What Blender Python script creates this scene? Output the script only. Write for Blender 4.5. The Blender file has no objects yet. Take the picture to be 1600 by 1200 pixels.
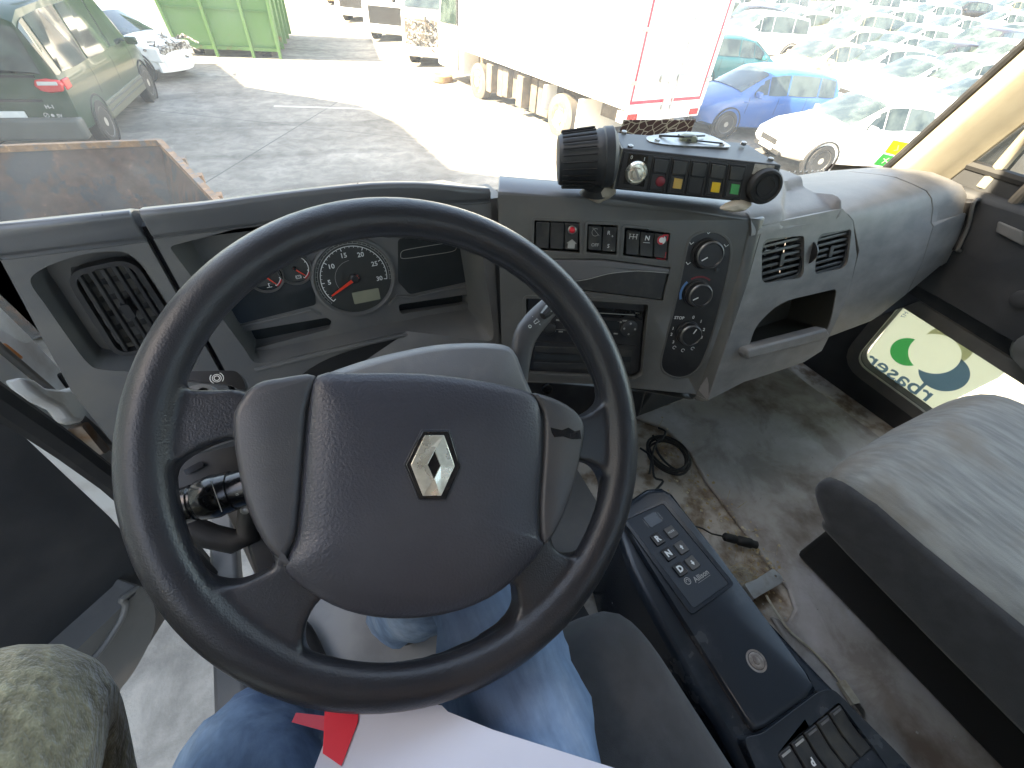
import bpy, bmesh, math, random
from mathutils import Vector, Matrix
from mathutils.geometry import tessellate_polygon
random.seed(7)
R = math.radians
PI = math.pi
sc = bpy.context.scene
COL = sc.collection

# ------------------------------------------------------------------ camera, world, sun, exposure
FPX = 670.0                                    # focal length in pixels of the 1600 px wide photograph
dn = Vector((-70, -675, -FPX)).normalized()    # straight down, seen from the camera
fwd = Vector((-500, (35000 + FPX * FPX) / 675, -FPX)).normalized()   # the cab's heading
rgt = fwd.cross(-dn)
ROT = Matrix((rgt, fwd, -dn))                  # camera space -> world
cd = bpy.data.cameras.new('camera'); cam = bpy.data.objects.new('camera', cd); COL.objects.link(cam)
cam.matrix_world = ROT.to_4x4()
cd.sensor_width = 36; cd.lens = FPX / 1600 * 36; cd.clip_start = 0.01; cd.clip_end = 2000
sc.camera = cam
GZ = -3.2                                      # the yard, below the eye in the cab

SUN_AZ, SUN_EL = R(-84), R(40)
w = bpy.data.worlds.new('World'); sc.world = w; w.use_nodes = True
nt = w.node_tree; bgn = nt.nodes['Background']
sky = nt.nodes.new('ShaderNodeTexSky'); sky.sky_type = 'NISHITA'; sky.sun_disc = False
sky.sun_elevation = SUN_EL; sky.sun_rotation = SUN_AZ
nt.links.new(sky.outputs[0], bgn.inputs[0]); bgn.inputs[1].default_value = 0.15
ld = bpy.data.lights.new('sun', 'SUN'); ld.energy = 4.5; ld.angle = R(0.5); ld.color = (1, .95, .86)
lo = bpy.data.objects.new('sun', ld); COL.objects.link(lo)
sd = Vector((math.sin(SUN_AZ) * math.cos(SUN_EL), math.cos(SUN_AZ) * math.cos(SUN_EL), math.sin(SUN_EL)))
lo.rotation_euler = sd.to_track_quat('Z', 'Y').to_euler(); lo.location = (0, 0, 20)
sc.view_settings.view_transform = 'Standard'; sc.view_settings.look = 'None'
sc.view_settings.gamma = 1; sc.view_settings.exposure = 3.15
sc.view_settings.use_white_balance = True; sc.view_settings.white_balance_temperature = 8700; sc.view_settings.white_balance_tint = 12
sc.render.engine = 'CYCLES'
sc.cycles.max_bounces = 8; sc.cycles.diffuse_bounces = 5; sc.cycles.transparent_max_bounces = 12

# ------------------------------------------------------------------ pixel -> point on a real plane
def ray(px, py): return ROT @ Vector(((px - 800) / FPX, (600 - py) / FPX, -1))
def hit(px, py, p0, n):
    r = ray(px, py); n = Vector(n); return r * (n.dot(Vector(p0)) / n.dot(r))
def hx(px, py, x): return hit(px, py, (x, 0, 0), (1, 0, 0))
def hy(px, py, y): return hit(px, py, (0, y, 0), (0, 1, 0))
def hz(px, py, z): return hit(px, py, (0, 0, z), (0, 0, 1))

class Fr:
    """a flat working plane: origin, right, up, outward normal"""
    def __init__(s, O, u, n):
        s.O = Vector(O); s.n = Vector(n).normalized(); u = Vector(u); s.u = (u - s.n * u.dot(s.n)).normalized(); s.v = s.n.cross(s.u)
    def P(s, u, v, w=0): return s.O + s.u * u + s.v * v + s.n * w
    def px(s, x, y, w=0):
        q = hit(x, y, s.O + s.n * w, s.n) - s.O; return (q.dot(s.u), q.dot(s.v))
    def pl(s, pts, w=0): return [s.px(x, y, w) for x, y in pts]
    def off(s, w): 
        f = Fr(s.O + s.n * w, s.u, s.n); return f
    def rot(s, O, a):
        """same plane, new origin (u,v) turned by a"""
        u2 = s.u * math.cos(a) + s.v * math.sin(a); return Fr(s.P(*O), u2, s.n)

# ------------------------------------------------------------------ objects
W = {}
def link(o, parent, name):
    COL.objects.link(o)
    if parent is not None:
        o.parent = parent; W[o.name] = W[parent.name]
    return o
def tag(o, label=None, cat=None, group=None, kind=None):
    if label: o['label'] = label
    if cat: o['category'] = cat
    if group: o['group'] = group
    if kind: o['kind'] = kind
    return o
def thing(name, label, cat, loc=(0, 0, 0), rz=0, group=None):
    o = bpy.data.objects.new(name, None); COL.objects.link(o); o.empty_display_size = .1
    o.location = loc; o.rotation_euler = (0, 0, rz)
    W[o.name] = Matrix.Translation(Vector(loc)) @ Matrix.Rotation(rz, 4, 'Z')
    return tag(o, label, cat, group)
def kids(o): return [c for c in bpy.data.objects if c.parent == o]
def copy_tree(o, loc=None, rz=None, label=None, parent=None, mats=None):
    c = o.copy(); COL.objects.link(c)
    if parent is not None: c.parent = parent
    if loc is not None: c.location = loc
    if rz is not None: c.rotation_euler[2] = rz
    if label: c['label'] = label
    if mats and c.type == 'MESH':
        for k, (a, b) in enumerate(mats):
            if c.data.materials and c.data.materials[0] == a:
                c.material_slots[0].link = 'OBJECT'; c.material_slots[0].material = b
    for ch in CH.get(o.name, []): copy_tree(ch, parent=c, mats=mats)
    return c
CH = {}

class MB:
    def __init__(s): s.v = []; s.f = []
    def add(s, vs, fs):
        b = len(s.v); s.v += [Vector(p) for p in vs]; s.f += [[i + b for i in f] for f in fs]; return s
    def build(s, name, m, parent=None, smooth=35, bevel=0, seg=2, sub=0, label=None, mods=None):
        me = bpy.data.meshes.new(name)
        M = W[parent.name].inverted() if parent is not None else Matrix.Identity(4)
        org = Vector((0, 0, 0))
        if parent is None and s.v:      # origin at the base of a stand-alone thing
            n = len(s.v); org = Vector((sum(p.x for p in s.v) / n, sum(p.y for p in s.v) / n, min(p.z for p in s.v)))
        me.from_pydata([M @ p - (org if parent is None else Vector()) for p in s.v], [], s.f)
        me.validate()
        if m is not None: me.materials.append(m)
        bm = bmesh.new(); bm.from_mesh(me); bmesh.ops.recalc_face_normals(bm, faces=bm.faces); bm.to_mesh(me); bm.free()
        if smooth:
            me.polygons.foreach_set('use_smooth', [True] * len(me.polygons)); me.set_sharp_from_angle(angle=R(smooth))
        o = bpy.data.objects.new(name, me)
        link(o, parent, name)
        if parent is None: W[o.name] = Matrix.Translation(org); o.location = org
        else: CH.setdefault(parent.name, []).append(o)
        if bevel:
            b = o.modifiers.new('b', 'BEVEL'); b.width = bevel; b.segments = seg; b.limit_method = 'ANGLE'; b.angle_limit = R(40); b.harden_normals = False
        if sub:
            q = o.modifiers.new('s', 'SUBSURF'); q.levels = sub; q.render_levels = sub
        if label: o['label'] = label
        return o
    # ---- shapes
    def box(s, c, d, rz=0):
        M = Matrix.Rotation(rz, 3, 'Z'); c = Vector(c); vs = []
        for z in (-1, 1):
            for x, y in ((-1, -1), (1, -1), (1, 1), (-1, 1)): vs.append(c + M @ Vector((x * d[0] / 2, y * d[1] / 2, z * d[2] / 2)))
        return s.add(vs, [[3, 2, 1, 0], [4, 5, 6, 7], [0, 1, 5, 4], [1, 2, 6, 5], [2, 3, 7, 6], [3, 0, 4, 7]])
    def fbox(s, fr, u0, u1, v0, v1, w0, w1): return s.prism(fr, [(u0, v0), (u1, v0), (u1, v1), (u0, v1)], w0, w1)
    def prism(s, fr, poly, w0, w1, holes=()):
        """flat plate with straight sides between heights w0 and w1, holes cut through"""
        loops = [list(poly)] + [list(h) for h in holes]
        tess = tessellate_polygon([[Vector((a, b, 0)) for a, b in l] for l in loops])
        flat = [p for l in loops for p in l]; n = len(flat)
        vs = [fr.P(a, b, w1) for a, b in flat] + [fr.P(a, b, w0) for a, b in flat]
        fs = [list(t) for t in tess] + [[i + n for i in reversed(t)] for t in tess]
        k = 0
        for l in loops:
            m = len(l)
            for i in range(m): fs.append([k + i, k + (i + 1) % m, k + (i + 1) % m + n, k + i + n])
            k += m
        return s.add(vs, fs)
    def rings(s, rs, cap0=True, cap1=True, closed=True):
        m = len(rs[0]); vs = [p for r in rs for p in r]; fs = []
        for k in range(len(rs) - 1):
            for i in range(m if closed else m - 1):
                j = (i + 1) % m; fs.append([k * m + i, k * m + j, (k + 1) * m + j, (k + 1) * m + i])
        if cap0: fs.append(list(range(m))[::-1])
        if cap1: fs.append([(len(rs) - 1) * m + i for i in range(m)])
        return s.add(vs, fs)
    def pillow(s, fr, poly, levels, cap0=True, flat=False):
        """levels: (inset, w) - outline drawn in towards its own inside by inset at height w"""
        N = len(poly); cx = sum(p[0] for p in poly) / N; cy = sum(p[1] for p in poly) / N
        mr = sum(math.hypot(p[0] - cx, p[1] - cy) for p in poly) / N; rs = []
        for ins, wv in levels:
            if ins <= .004 or flat: q = inset(poly, ins)
            else:
                k = 1 - (ins - .0) / mr; q = [(cx + (a - cx) * k, cy + (b - cy) * k) for a, b in poly]
            rs.append([fr.P(a, b, wv) for a, b in q])
        s.rings(rs, cap0, False); n0 = len(s.v) - N
        if flat:
            for t3 in tessellate_polygon([[Vector((a, b, 0)) for a, b in q]]): s.f.append([n0 + i for i in t3])
            return s
        s.v.append(fr.P(cx, cy, levels[-1][1] + .0005)); c = len(s.v) - 1
        for i in range(N): s.f.append([n0 + i, n0 + (i + 1) % N, c])
        return s
    def tube(s, pts, r, n=8, cap=True, closed=False):
        pts = [Vector(p) for p in pts]; rs = []
        rr = r if isinstance(r, (list, tuple)) else [r] * len(pts)
        N = len(pts); prev = None
        for i, p in enumerate(pts):
            if closed: d = (pts[(i + 1) % N] - pts[i - 1]).normalized()
            else: d = (pts[min(i + 1, N - 1)] - pts[max(i - 1, 0)]).normalized()
            if prev is None: a = d.orthogonal().normalized()
            else: a = (prev - d * prev.dot(d)).normalized()
            prev = a; b = d.cross(a)
            rs.append([p + (a * math.cos(2 * PI * k / n) + b * math.sin(2 * PI * k / n)) * rr[i] for k in range(n)])
        if closed: rs.append(rs[0]); return s.rings(rs, False, False)
        return s.rings(rs, cap, cap)
    def lathe(s, p, axis, prof, n=24, cap=True):
        """prof: (radius, distance along axis)"""
        p = Vector(p); d = Vector(axis).normalized(); a = d.orthogonal().normalized(); b = d.cross(a)
        rs = [[p + d * h + (a * math.cos(2 * PI * k / n) + b * math.sin(2 * PI * k / n)) * max(r, 1e-5) for k in range(n)] for r, h in prof]
        return s.rings(rs, cap, cap)
    def line(s, fr, pts, wd, w=0.0004, closed=False):
        """a printed stroke lying on a frame"""
        q = [Vector(p) for p in pts]; N = len(q); vs = []
        for i in range(N):
            a = q[i - 1] if (closed or i) else q[i]; b = q[(i + 1) % N] if (closed or i < N - 1) else q[i]
            d = (b - a); d = d.normalized() if d.length else Vector((1, 0)); nn = Vector((-d.y, d.x)) * wd / 2
            vs += [fr.P(*(q[i] + nn), w), fr.P(*(q[i] - nn), w)]
        return s.add(vs, [[2 * i, 2 * i + 1, 2 * ((i + 1) % N) + 1, 2 * ((i + 1) % N)] for i in range(N if closed else N - 1)])
    def poly(s, fr, pts, w=0.0004):
        t = tessellate_polygon([[Vector((a, b, 0)) for a, b in pts]])
        return s.add([fr.P(a, b, w) for a, b in pts], [list(x) for x in t])
    def arc(s, fr, c, r, a0, a1, wd, w=0.0004, n=24):
        return s.line(fr, [(c[0] + r * math.cos(a0 + (a1 - a0) * i / n), c[1] + r * math.sin(a0 + (a1 - a0) * i / n)) for i in range(n + 1)], wd, w)
    def disc(s, fr, c, r, w=0.0004, n=24): return s.poly(fr, [(c[0] + r * math.cos(2 * PI * i / n), c[1] + r * math.sin(2 * PI * i / n)) for i in range(n)], w)
    def text(s, fr, u, v, t, size, w=0.0004, ang=0, bold=0.0, mirror=False, sx=1):
        cu = bpy.data.curves.new('t', 'FONT'); cu.body = t; cu.size = size; cu.align_x = 'CENTER'; cu.align_y = 'CENTER'; cu.offset = bold; cu.resolution_u = 3
        o = bpy.data.objects.new('t', cu); me = bpy.data.meshes.new_from_object(o)
        ca, sa = math.cos(ang), math.sin(ang); vs = []
        for q in me.vertices:
            x, y = q.co.x * (-1 if mirror else 1) * sx, q.co.y
            vs.append(fr.P(u + x * ca - y * sa, v + x * sa + y * ca, w))
        s.add(vs, [list(f.vertices) for f in me.polygons])
        bpy.data.objects.remove(o); bpy.data.curves.remove(cu); bpy.data.meshes.remove(me); return s

def area2(p): return sum(p[i - 1][0] * p[i][1] - p[i][0] * p[i - 1][1] for i in range(len(p)))
def inset(poly, d):
    if not d: return list(poly)
    sg = 1 if area2(poly) > 0 else -1; N = len(poly); out = []
    for i in range(N):
        a = Vector(poly[i - 1]); b = Vector(poly[i]); c = Vector(poly[(i + 1) % N])
        e1 = (b - a); e2 = (c - b)
        e1 = e1.normalized() if e1.length > 1e-9 else e2.normalized(); e2 = e2.normalized() if e2.length > 1e-9 else e1
        n1 = Vector((-e1.y, e1.x)) * sg; n2 = Vector((-e2.y, e2.x)) * sg
        m = (n1 + n2); m = m.normalized() if m.length > 1e-6 else n1
        k = d / max(.5, m.dot(n1)); out.append(tuple(b + m * k))
    return out
def spl(pts, n=5, closed=True):
    """smooth curve through points"""
    P = [Vector(p) for p in pts]; N = len(P); out = []
    for i in range(N if closed else N - 1):
        if closed: a, b, c, d = P[i - 1], P[i], P[(i + 1) % N], P[(i + 2) % N]
        else: a, b, c, d = P[max(i - 1, 0)], P[i], P[i + 1], P[min(i + 2, N - 1)]
        for k in range(n):
            t = k / n
            out.append(.5 * ((2 * b) + (c - a) * t + (2 * a - 5 * b + 4 * c - d) * t * t + (3 * b - a - 3 * c + d) * t ** 3))
    if not closed: out.append(P[-1])
    return [tuple(p) for p in out]
def rnd(poly, r, n=4):
    """round the corners of a polygon"""
    N = len(poly); out = []
    for i in range(N):
        a, b, c = Vector(poly[i - 1]), Vector(poly[i]), Vector(poly[(i + 1) % N])
        rr = r[i] if isinstance(r, (list, tuple)) else r
        d1 = min(rr, (a - b).length * .45); d2 = min(rr, (c - b).length * .45)
        p = b + (a - b).normalized() * d1; q = b + (c - b).normalized() * d2
        for k in range(n + 1):
            t = k / n; out.append(tuple(p * (1 - t) ** 2 + b * 2 * t * (1 - t) + q * t * t))
    return out
def rrect(cu, cv, wd, ht, r, n=4, ang=0):
    ca, sa = math.cos(ang), math.sin(ang)
    p = rnd([(-wd / 2, -ht / 2), (wd / 2, -ht / 2), (wd / 2, ht / 2), (-wd / 2, ht / 2)], r, n)
    return [(cu + x * ca - y * sa, cv + x * sa + y * ca) for x, y in p]
def circ(cu, cv, r, n=32): return [(cu + r * math.cos(2 * PI * i / n), cv + r * math.sin(2 * PI * i / n)) for i in range(n)]

# ------------------------------------------------------------------ materials
def nodes(name):
    m = bpy.data.materials.new(name); m.use_nodes = True; t = m.node_tree; return m, t, t.nodes['Principled BSDF']
def noise(t, scale, detail=4, vec=None, rough=.55, dist=0):
    n = t.nodes.new('ShaderNodeTexNoise'); n.inputs['Scale'].default_value = scale; n.inputs['Detail'].default_value = detail
    n.inputs['Roughness'].default_value = rough; n.inputs['Distortion'].default_value = dist
    if vec is None:
        tc = t.nodes.new('ShaderNodeTexCoord'); vec = tc.outputs['Object']
    t.links.new(vec, n.inputs['Vector']); return n
def ramp(t, src, stops):
    r = t.nodes.new('ShaderNodeValToRGB'); e = r.color_ramp.elements
    while len(e) < len(stops): e.new(.5)
    for k, (p, c) in enumerate(stops): e[k].position = p; e[k].color = (*c, 1) if len(c) == 3 else c
    t.links.new(src, r.inputs[0]); return r
def mixc(t, fac, a, b, mode='MIX'):
    x = t.nodes.new('ShaderNodeMix'); x.data_type = 'RGBA'; x.blend_type = mode
    if isinstance(fac, float): x.inputs[0].default_value = fac
    else: t.links.new(fac, x.inputs[0])
    for i, q in ((6, a), (7, b)):
        if isinstance(q, tuple): x.inputs[i].default_value = (*q, 1)
        else: t.links.new(q, x.inputs[i])
    return x.outputs[2]
def stretch(t, s):
    tc = t.nodes.new('ShaderNodeTexCoord'); mp = t.nodes.new('ShaderNodeMapping'); mp.inputs['Scale'].default_value = s
    t.links.new(tc.outputs['Object'], mp.inputs[0]); return mp.outputs[0]
def bump(t, p, src, strength, dist=.001, prev=None):
    b = t.nodes.new('ShaderNodeBump'); b.inputs['Strength'].default_value = strength; b.inputs['Distance'].default_value = dist
    t.links.new(src, b.inputs['Height'])
    if prev is not None: t.links.new(prev, b.inputs['Normal'])
    t.links.new(b.outputs[0], p.inputs['Normal']); return b.outputs[0]
def mat(name, col, rough=.5, metal=0, col2=None, ns=6, lo=.45, hi=.7, bs=0, bst=.3, bd=.001, spec=.5, coat=0, rv=.12, st=None, det=5):
    """plain surface: base colour, a second colour where dust or wear lies, uneven gloss, fine grain"""
    m, t, p = nodes(name)
    vec = stretch(t, st) if st else None
    n = noise(t, ns, det, vec)
    c2 = col2 or tuple(min(1, x * 1.25 + .004) for x in col)
    r = ramp(t, n.outputs[0], [(lo, col), (hi, c2)]); t.links.new(r.outputs[0], p.inputs['Base Color'])
    p.inputs['Metallic'].default_value = metal; p.inputs['Specular IOR Level'].default_value = spec; p.inputs['Coat Weight'].default_value = coat
    rr = ramp(t, n.outputs[0], [(lo, (rough,) * 3), (hi, (min(1, rough + rv),) * 3)]); t.links.new(rr.outputs[0], p.inputs['Roughness'])
    if bs:
        g = noise(t, bs, 2); bump(t, p, g.outputs[0], bst, bd)
    return m
M = {}
M['dash'] = mat('dash_plastic', (.12, .12, .122), .42, col2=(.18, .17, .155), ns=9, lo=.42, hi=.78, bs=900, bst=.22)
M['dash_pad'] = mat('dash_pad_plastic', (.10, .103, .112), .26, spec=.9, lo=.3, hi=.9, col2=(.14, .138, .135), ns=7, bs=900, bst=.2)
M['console_panel'] = mat('console_panel_plastic', (.102, .10, .093), .34, col2=(.145, .14, .128), ns=12, lo=.45, hi=.8, bs=1100, bst=.12)
M['dash_right'] = mat('dusty_dash_plastic', (.150, .143, .140), .50, col2=(.255, .24, .225), ns=14, lo=.35, hi=.75, bs=500, bst=.3, st=(1, 1, 2.2))
M['seam'] = mat('seam_dark', (.02, .018, .022), .6)
M['black'] = mat('black_plastic', (.018, .018, .02), .35, col2=(.035, .034, .034), ns=20)
M['black_gloss'] = mat('black_gloss', (.012, .012, .014), .15, rv=.1, ns=15)
M['black_matt'] = mat('black_matt', (.012, .012, .013), .75)
M['switch'] = mat('switch_plastic', (.03, .031, .032), .38, col2=(.06, .058, .05), ns=40, bs=1500, bst=.15)
M['rim'] = mat('steering_rim_foam', (.021, .022, .027), .28, col2=(.032, .033, .038), ns=10, lo=.35, hi=.8, bs=600, bst=.35, bd=.0010, rv=.12)
M['mark'] = mat('white_print', (.75, .77, .75), .5)
M['mark_dim'] = mat('grey_print', (.35, .35, .33), .5)
M['red_print'] = mat('red_print', (.6, .03, .03), .5)
M['needle'] = mat('needle_red', (.85, .06, .03), .4)
M['blue_print'] = mat('blue_print', (.08, .22, .45), .5)
M['dial'] = mat('dial_face', (.040, .042, .040), .40)
M['lcd'] = mat('lcd', (.27, .27, .20), .25)
M['glass_dark'] = mat('instrument_lens', (.028, .032, .034), .06, rv=.06, ns=8)
M['chrome'] = mat('chrome', (.82, .80, .70), .25, .75, col2=(.6, .57, .48), ns=60, rv=.25)
M['steel'] = mat('steel', (.45, .45, .44), .35, 1.0, col2=(.3, .27, .22), ns=30)
M['navy'] = mat('console_black_blue', (.020, .027, .036), .24, col2=(.07, .08, .09), ns=13, lo=.55, hi=.85, bs=900, bst=.1)
M['white_sheet'] = mat('painted_steel', (.66, .66, .64), .45, col2=(.42, .37, .32), ns=10, lo=.5, hi=.75)
M['trim_dark'] = mat('dark_trim', (.03, .032, .036), .6, col2=(.05, .05, .052), ns=10, bs=700, bst=.3)
M['trim_grey'] = mat('grey_trim', (.12, .12, .115), .5, col2=(.17, .16, .15), ns=10, bs=700, bst=.25)
M['beige'] = mat('beige_trim', (.26, .238, .19), .55, col2=(.19, .17, .135), ns=6, bs=500, bst=.15)
M['rubber'] = mat('rubber', (.012, .012, .013), .6, col2=(.03, .028, .026), ns=20)
M['red'] = mat('red_plastic', (.65, .015, .03), .35)
M['yellow'] = mat('yellow_plastic', (.85, .55, .03), .35, col2=(.75, .42, .03), ns=50)
M['amber'] = mat('amber_plastic', (.6, .38, .1), .35)
M['green'] = mat('green_plastic', (.03, .3, .09), .35)
M['dkred'] = mat('dark_red_plastic', (.22, .02, .03), .4)
M['paper'] = mat('paper', (.62, .65, .76), .5, col2=(.57, .60, .72), ns=5)
M['cable_white'] = mat('white_cable', (.5, .47, .38), .5, col2=(.35, .3, .22), ns=40)
# ================================================================== CAB SHELL
XL, XR = -.40, 1.55                            # inside faces of the cab sides
ZF = -.96                                      # floor over the engine hump
cab = thing('truck_cab', 'grey trimmed shell of the truck cab around the seats, with pillars, roof and rear wall', 'truck cab', (.55, .2, -1.3))
def matglass(name='windshield_glass', dust=.035):
    m = bpy.data.materials.new(name); m.use_nodes = True; t = m.node_tree; t.nodes.clear()
    out = t.nodes.new('ShaderNodeOutputMaterial'); tr = t.nodes.new('ShaderNodeBsdfTransparent'); gl = t.nodes.new('ShaderNodeBsdfGlossy'); gl.inputs['Roughness'].default_value = .02
    lw = t.nodes.new('ShaderNodeLayerWeight'); lw.inputs[0].default_value = .5
    pw = t.nodes.new('ShaderNodeMath'); pw.operation = 'POWER'; pw.inputs[1].default_value = 5; t.links.new(lw.outputs['Facing'], pw.inputs[0])
    fr = t.nodes.new('ShaderNodeMath'); fr.operation = 'MULTIPLY_ADD'; fr.inputs[1].default_value = .6; fr.inputs[2].default_value = .03; t.links.new(pw.outputs[0], fr.inputs[0])
    m1 = t.nodes.new('ShaderNodeMixShader'); m2 = t.nodes.new('ShaderNodeMixShader')
    tr.inputs[0].default_value = (.95, .985, .97, 1)
    t.links.new(fr.outputs[0], m1.inputs[0]); t.links.new(tr.outputs[0], m1.inputs[1]); t.links.new(gl.outputs[0], m1.inputs[2])
    di = t.nodes.new('ShaderNodeBsdfTranslucent'); di.inputs[0].default_value = (.8, .78, .7, 1)
    n = noise(t, 5, 8, rough=.75); r = ramp(t, n.outputs[0], [(.35, (dust * .4,) * 3), (.7, (dust * 1.5,) * 3)])
    t.links.new(r.outputs[0], m2.inputs[0]); t.links.new(m1.outputs[0], m2.inputs[1]); t.links.new(di.outputs[0], m2.inputs[2]); t.links.new(m2.outputs[0], out.inputs[0])
    return m
M['glass'] = matglass(); M['shield_glass'] = matglass('dusty_windshield_glass', .105)
def matfloor():
    m, t, p = nodes('floor_mat')
    n1 = noise(t, 3.2, 7, rough=.6); n2 = noise(t, 7, 6, rough=.65, dist=.6); n3 = noise(t, 260, 2)
    a = ramp(t, n1.outputs[0], [(.36, (.16, .12, .095)), (.46, (.36, .335, .31)), (.56, (.43, .42, .415)), (.68, (.58, .58, .60))])
    b = ramp(t, n2.outputs[0], [(.40, (.35, .35, .35)), (.5, (0, 0, 0))])
    c = mixc(t, b.outputs[0], a.outputs[0], (.13, .10, .08))
    d = ramp(t, n2.outputs[0], [(.58, (0, 0, 0)), (.66, (.5, .5, .5))])
    c = mixc(t, d.outputs[0], c, (.42, .40, .35)); t.links.new(c, p.inputs['Base Color']); p.inputs['Roughness'].default_value = .62
    bump(t, p, n3.outputs[0], .35, .001); return m
M['floor_mat'] = matfloor()
M['floor_metal'] = mat('dirty_floor_metal', (.50, .46, .40), .5, col2=(.20, .14, .09), ns=22, lo=.42, hi=.62, bs=120, bst=.4)
FH = Fr((0, 0, ZF), (1, 0, 0), (0, 0, 1))
o = MB().prism(FH, [(.30, -1.0), (XR, -1.0), (XR, .70), (.30, .70)], -.04, -.013).build('floor', M['floor_metal']); tag(o, kind='structure')
# rubber mat over the hump, with a ragged cut-out beside the gear console
cut = FH.pl([(1003, 655), (1040, 668), (1078, 706), (1104, 752), (1150, 812), (1192, 868), (1232, 918), (1243, 950), (1232, 972), (1205, 962)])
rear = [hz(1236, 1010, ZF), hz(1300, 1110, ZF)]
outl = [(cut[0][0] - .02, .56), (XR - .10, .545), (XR - .10, -1.0), (rear[1].x, -1.0), (rear[1].x, rear[1].y), (rear[0].x, rear[0].y)] + cut[::-1]
o = MB().prism(FH, outl, -.012, 0).build('floor_mat', M['floor_mat'], bevel=.004)
tag(o, 'grey stained rubber floor mat with brown dirt patches across the engine hump', 'floor mat')
low = Fr((0, 0, -1.12), (1, 0, 0), (0, 0, 1))
o = MB().prism(low, [(-.33, -1.0), (.34, -1.0), (.34, .95), (-.30, .95)], -.05, 0).build('driver_floor', mat('driver_floor_mat', (.24, .24, .245), .6, col2=(.36, .36, .36), ns=6, lo=.4, hi=.65, bs=300, bst=.3)); tag(o, kind='structure')
MB().prism(FH, [(.30, .20), (.50, .20), (.53, .60), (.30, .60)], -.012, -.004).build('footwell_cover', M['trim_grey'], cab)
MB().box((.32, -.2, -1.04), (.04, 1.9, .17)).build('hump_wall', M['trim_dark'], cab)
# rear wall, roof, front bulkhead
FRW = Fr((.57, -1.0, 0), (-1, 0, 0), (0, 1, 0))
MB().prism(FRW, [(-1.03, -1.2), (1.03, -1.2), (1.03, .8), (-1.03, .8)], -.05, 0, holes=[rrect(-.48, .28, .72, .5, .05)[::-1], rrect(.48, .28, .72, .5, .05)[::-1]]).build('rear_wall', M['beige'], cab)
for s_ in (-.48, .48): MB().prism(FRW, rrect(s_, .28, .72, .5, .05), -.03, -.025).build('rear_window', M['glass'], cab)  # rear panes and their openings added to let more light into the cab
MB().box((.57, -.25, .80), (2.1, 1.6, .05)).build('roof', M['beige'], cab)
MB().box((.57, .42, .72), (2.0, .12, .12)).build('windshield_header', M['trim_grey'], cab, bevel=.02)
MB().box((.60, 1.04, -.92), (2.0, .05, .95)).build('front_bulkhead', M['black_matt'], cab)
# front corner pillars
def pillar(name, x0, pts, wx, m):
    mb = MB(); rs = []
    for y, z in pts: rs.append([Vector((x0, y, z)), Vector((x0 + wx, y - .01, z)), Vector((x0 + wx, y - .09, z)), Vector((x0 + wx * .35, y - .13, z)), Vector((x0, y - .12, z))])
    return mb.rings(rs).build(name, m, cab, bevel=.012)
# right pillar: runs from the dash corner up and back
rp = MB(); rs = []
for k in range(9):
    t_ = k / 8; z = -.36 + 1.12 * t_; y = .575 - .36 * (z + .30) if z < .1 else .431 - .30 * (z - .1)
    a = Vector((XR - .085, y + .03, z)); b = Vector((XR - .07, y - .035, z)); c = Vector((XR + .0, y - .085, z)); d = Vector((XR + .06, y - .07, z)); e = Vector((XR + .05, y + .05, z))
    rs.append([a, a.lerp(b, .5) + Vector((-.012, -.006, 0)), b, b.lerp(c, .5) + Vector((.008, .0, 0)), c, d, e])
rp.rings(rs).build('pillar_trim', M['beige'], cab, bevel=.006, seg=3)
MB().tube([(XR - .087, (.575 - .36 * (z + .30) if z < .1 else .431 - .30 * (z - .1)) + .034, z) for z in [-.36 + .14 * k for k in range(9)]], .009, 8).build('windshield_seal', M['rubber'], cab)
# left pillar
pl_ = MB(); rs = []
for k in range(9):
    z = -.36 + 1.12 * k / 8; y = .86 - .42 * (z + .30)
    xo = .055 - .10 * (z + .36); rs.append([Vector((XL - .06, y + .03, z)), Vector((XL + .01 + xo, y + .02, z)), Vector((XL + .015 + xo, y - .05, z)), Vector((XL - .02, y - .11, z)), Vector((XL - .08, y - .10, z))])
pl_.rings(rs).build('pillar_trim', M['beige'], cab, sub=1)
for x in (XL - .04, XR + .04): MB().box((x, .02, .62), (.08, 1.5, .36)).build('door_header', M['trim_grey'], cab, bevel=.02)
# B pillars, sides behind doors
for x in (XL - .05, XR + .05):
    MB().box((x, -.55, -.2), (.08, .22, 2.0)).build('door_post', M['trim_grey'], cab, bevel=.02)
    MB().box((x, -.85, -.2), (.07, .40, 2.0)).build('side_panel', M['trim_grey'], cab)
# painted sheet steel of the left front corner, seen where the door stands open
hp = MB(); hp.rings([[hx(px_, py_, XL - d_) for px_, py_ in [(-40, 400), (30, 462), (95, 600), (200, 760), (330, 960), (-40, 640)]] for d_ in (0, .02)])
corner = MB(); 
XW = XL - .03; FW = Fr((XW, .8, -.3), (0, 1, 0), (1, 0, 0))
def fw(pts, w=0): return FW.pl(pts, w)
corner.prism(FW, fw([(-60, 430), (0, 478), (48, 525), (85, 565), (150, 640), (210, 720), (330, 905), (420, 1010), (400, 1060), (330, 960), (200, 800), (60, 660), (-60, 590)]), -.03, 0)
corner.build('hinge_pillar', M['white_sheet'], cab, bevel=.004)
def strip(pts, r, name, m, x, n=8): return MB().tube([hx(a, b, x) for a, b in pts], r, n).build(name, m, cab)
strip([(-60, 588), (0, 628), (60, 668), (110, 703), (172, 750), (260, 830), (352, 925), (420, 1000)], .019, 'door_seal', M['rubber'], XL - .0)
strip([(-60, 492), (0, 543), (70, 602), (150, 672), (240, 768), (330, 880)], .006, 'sheet_edge', M['trim_grey'], XL - .015)
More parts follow.
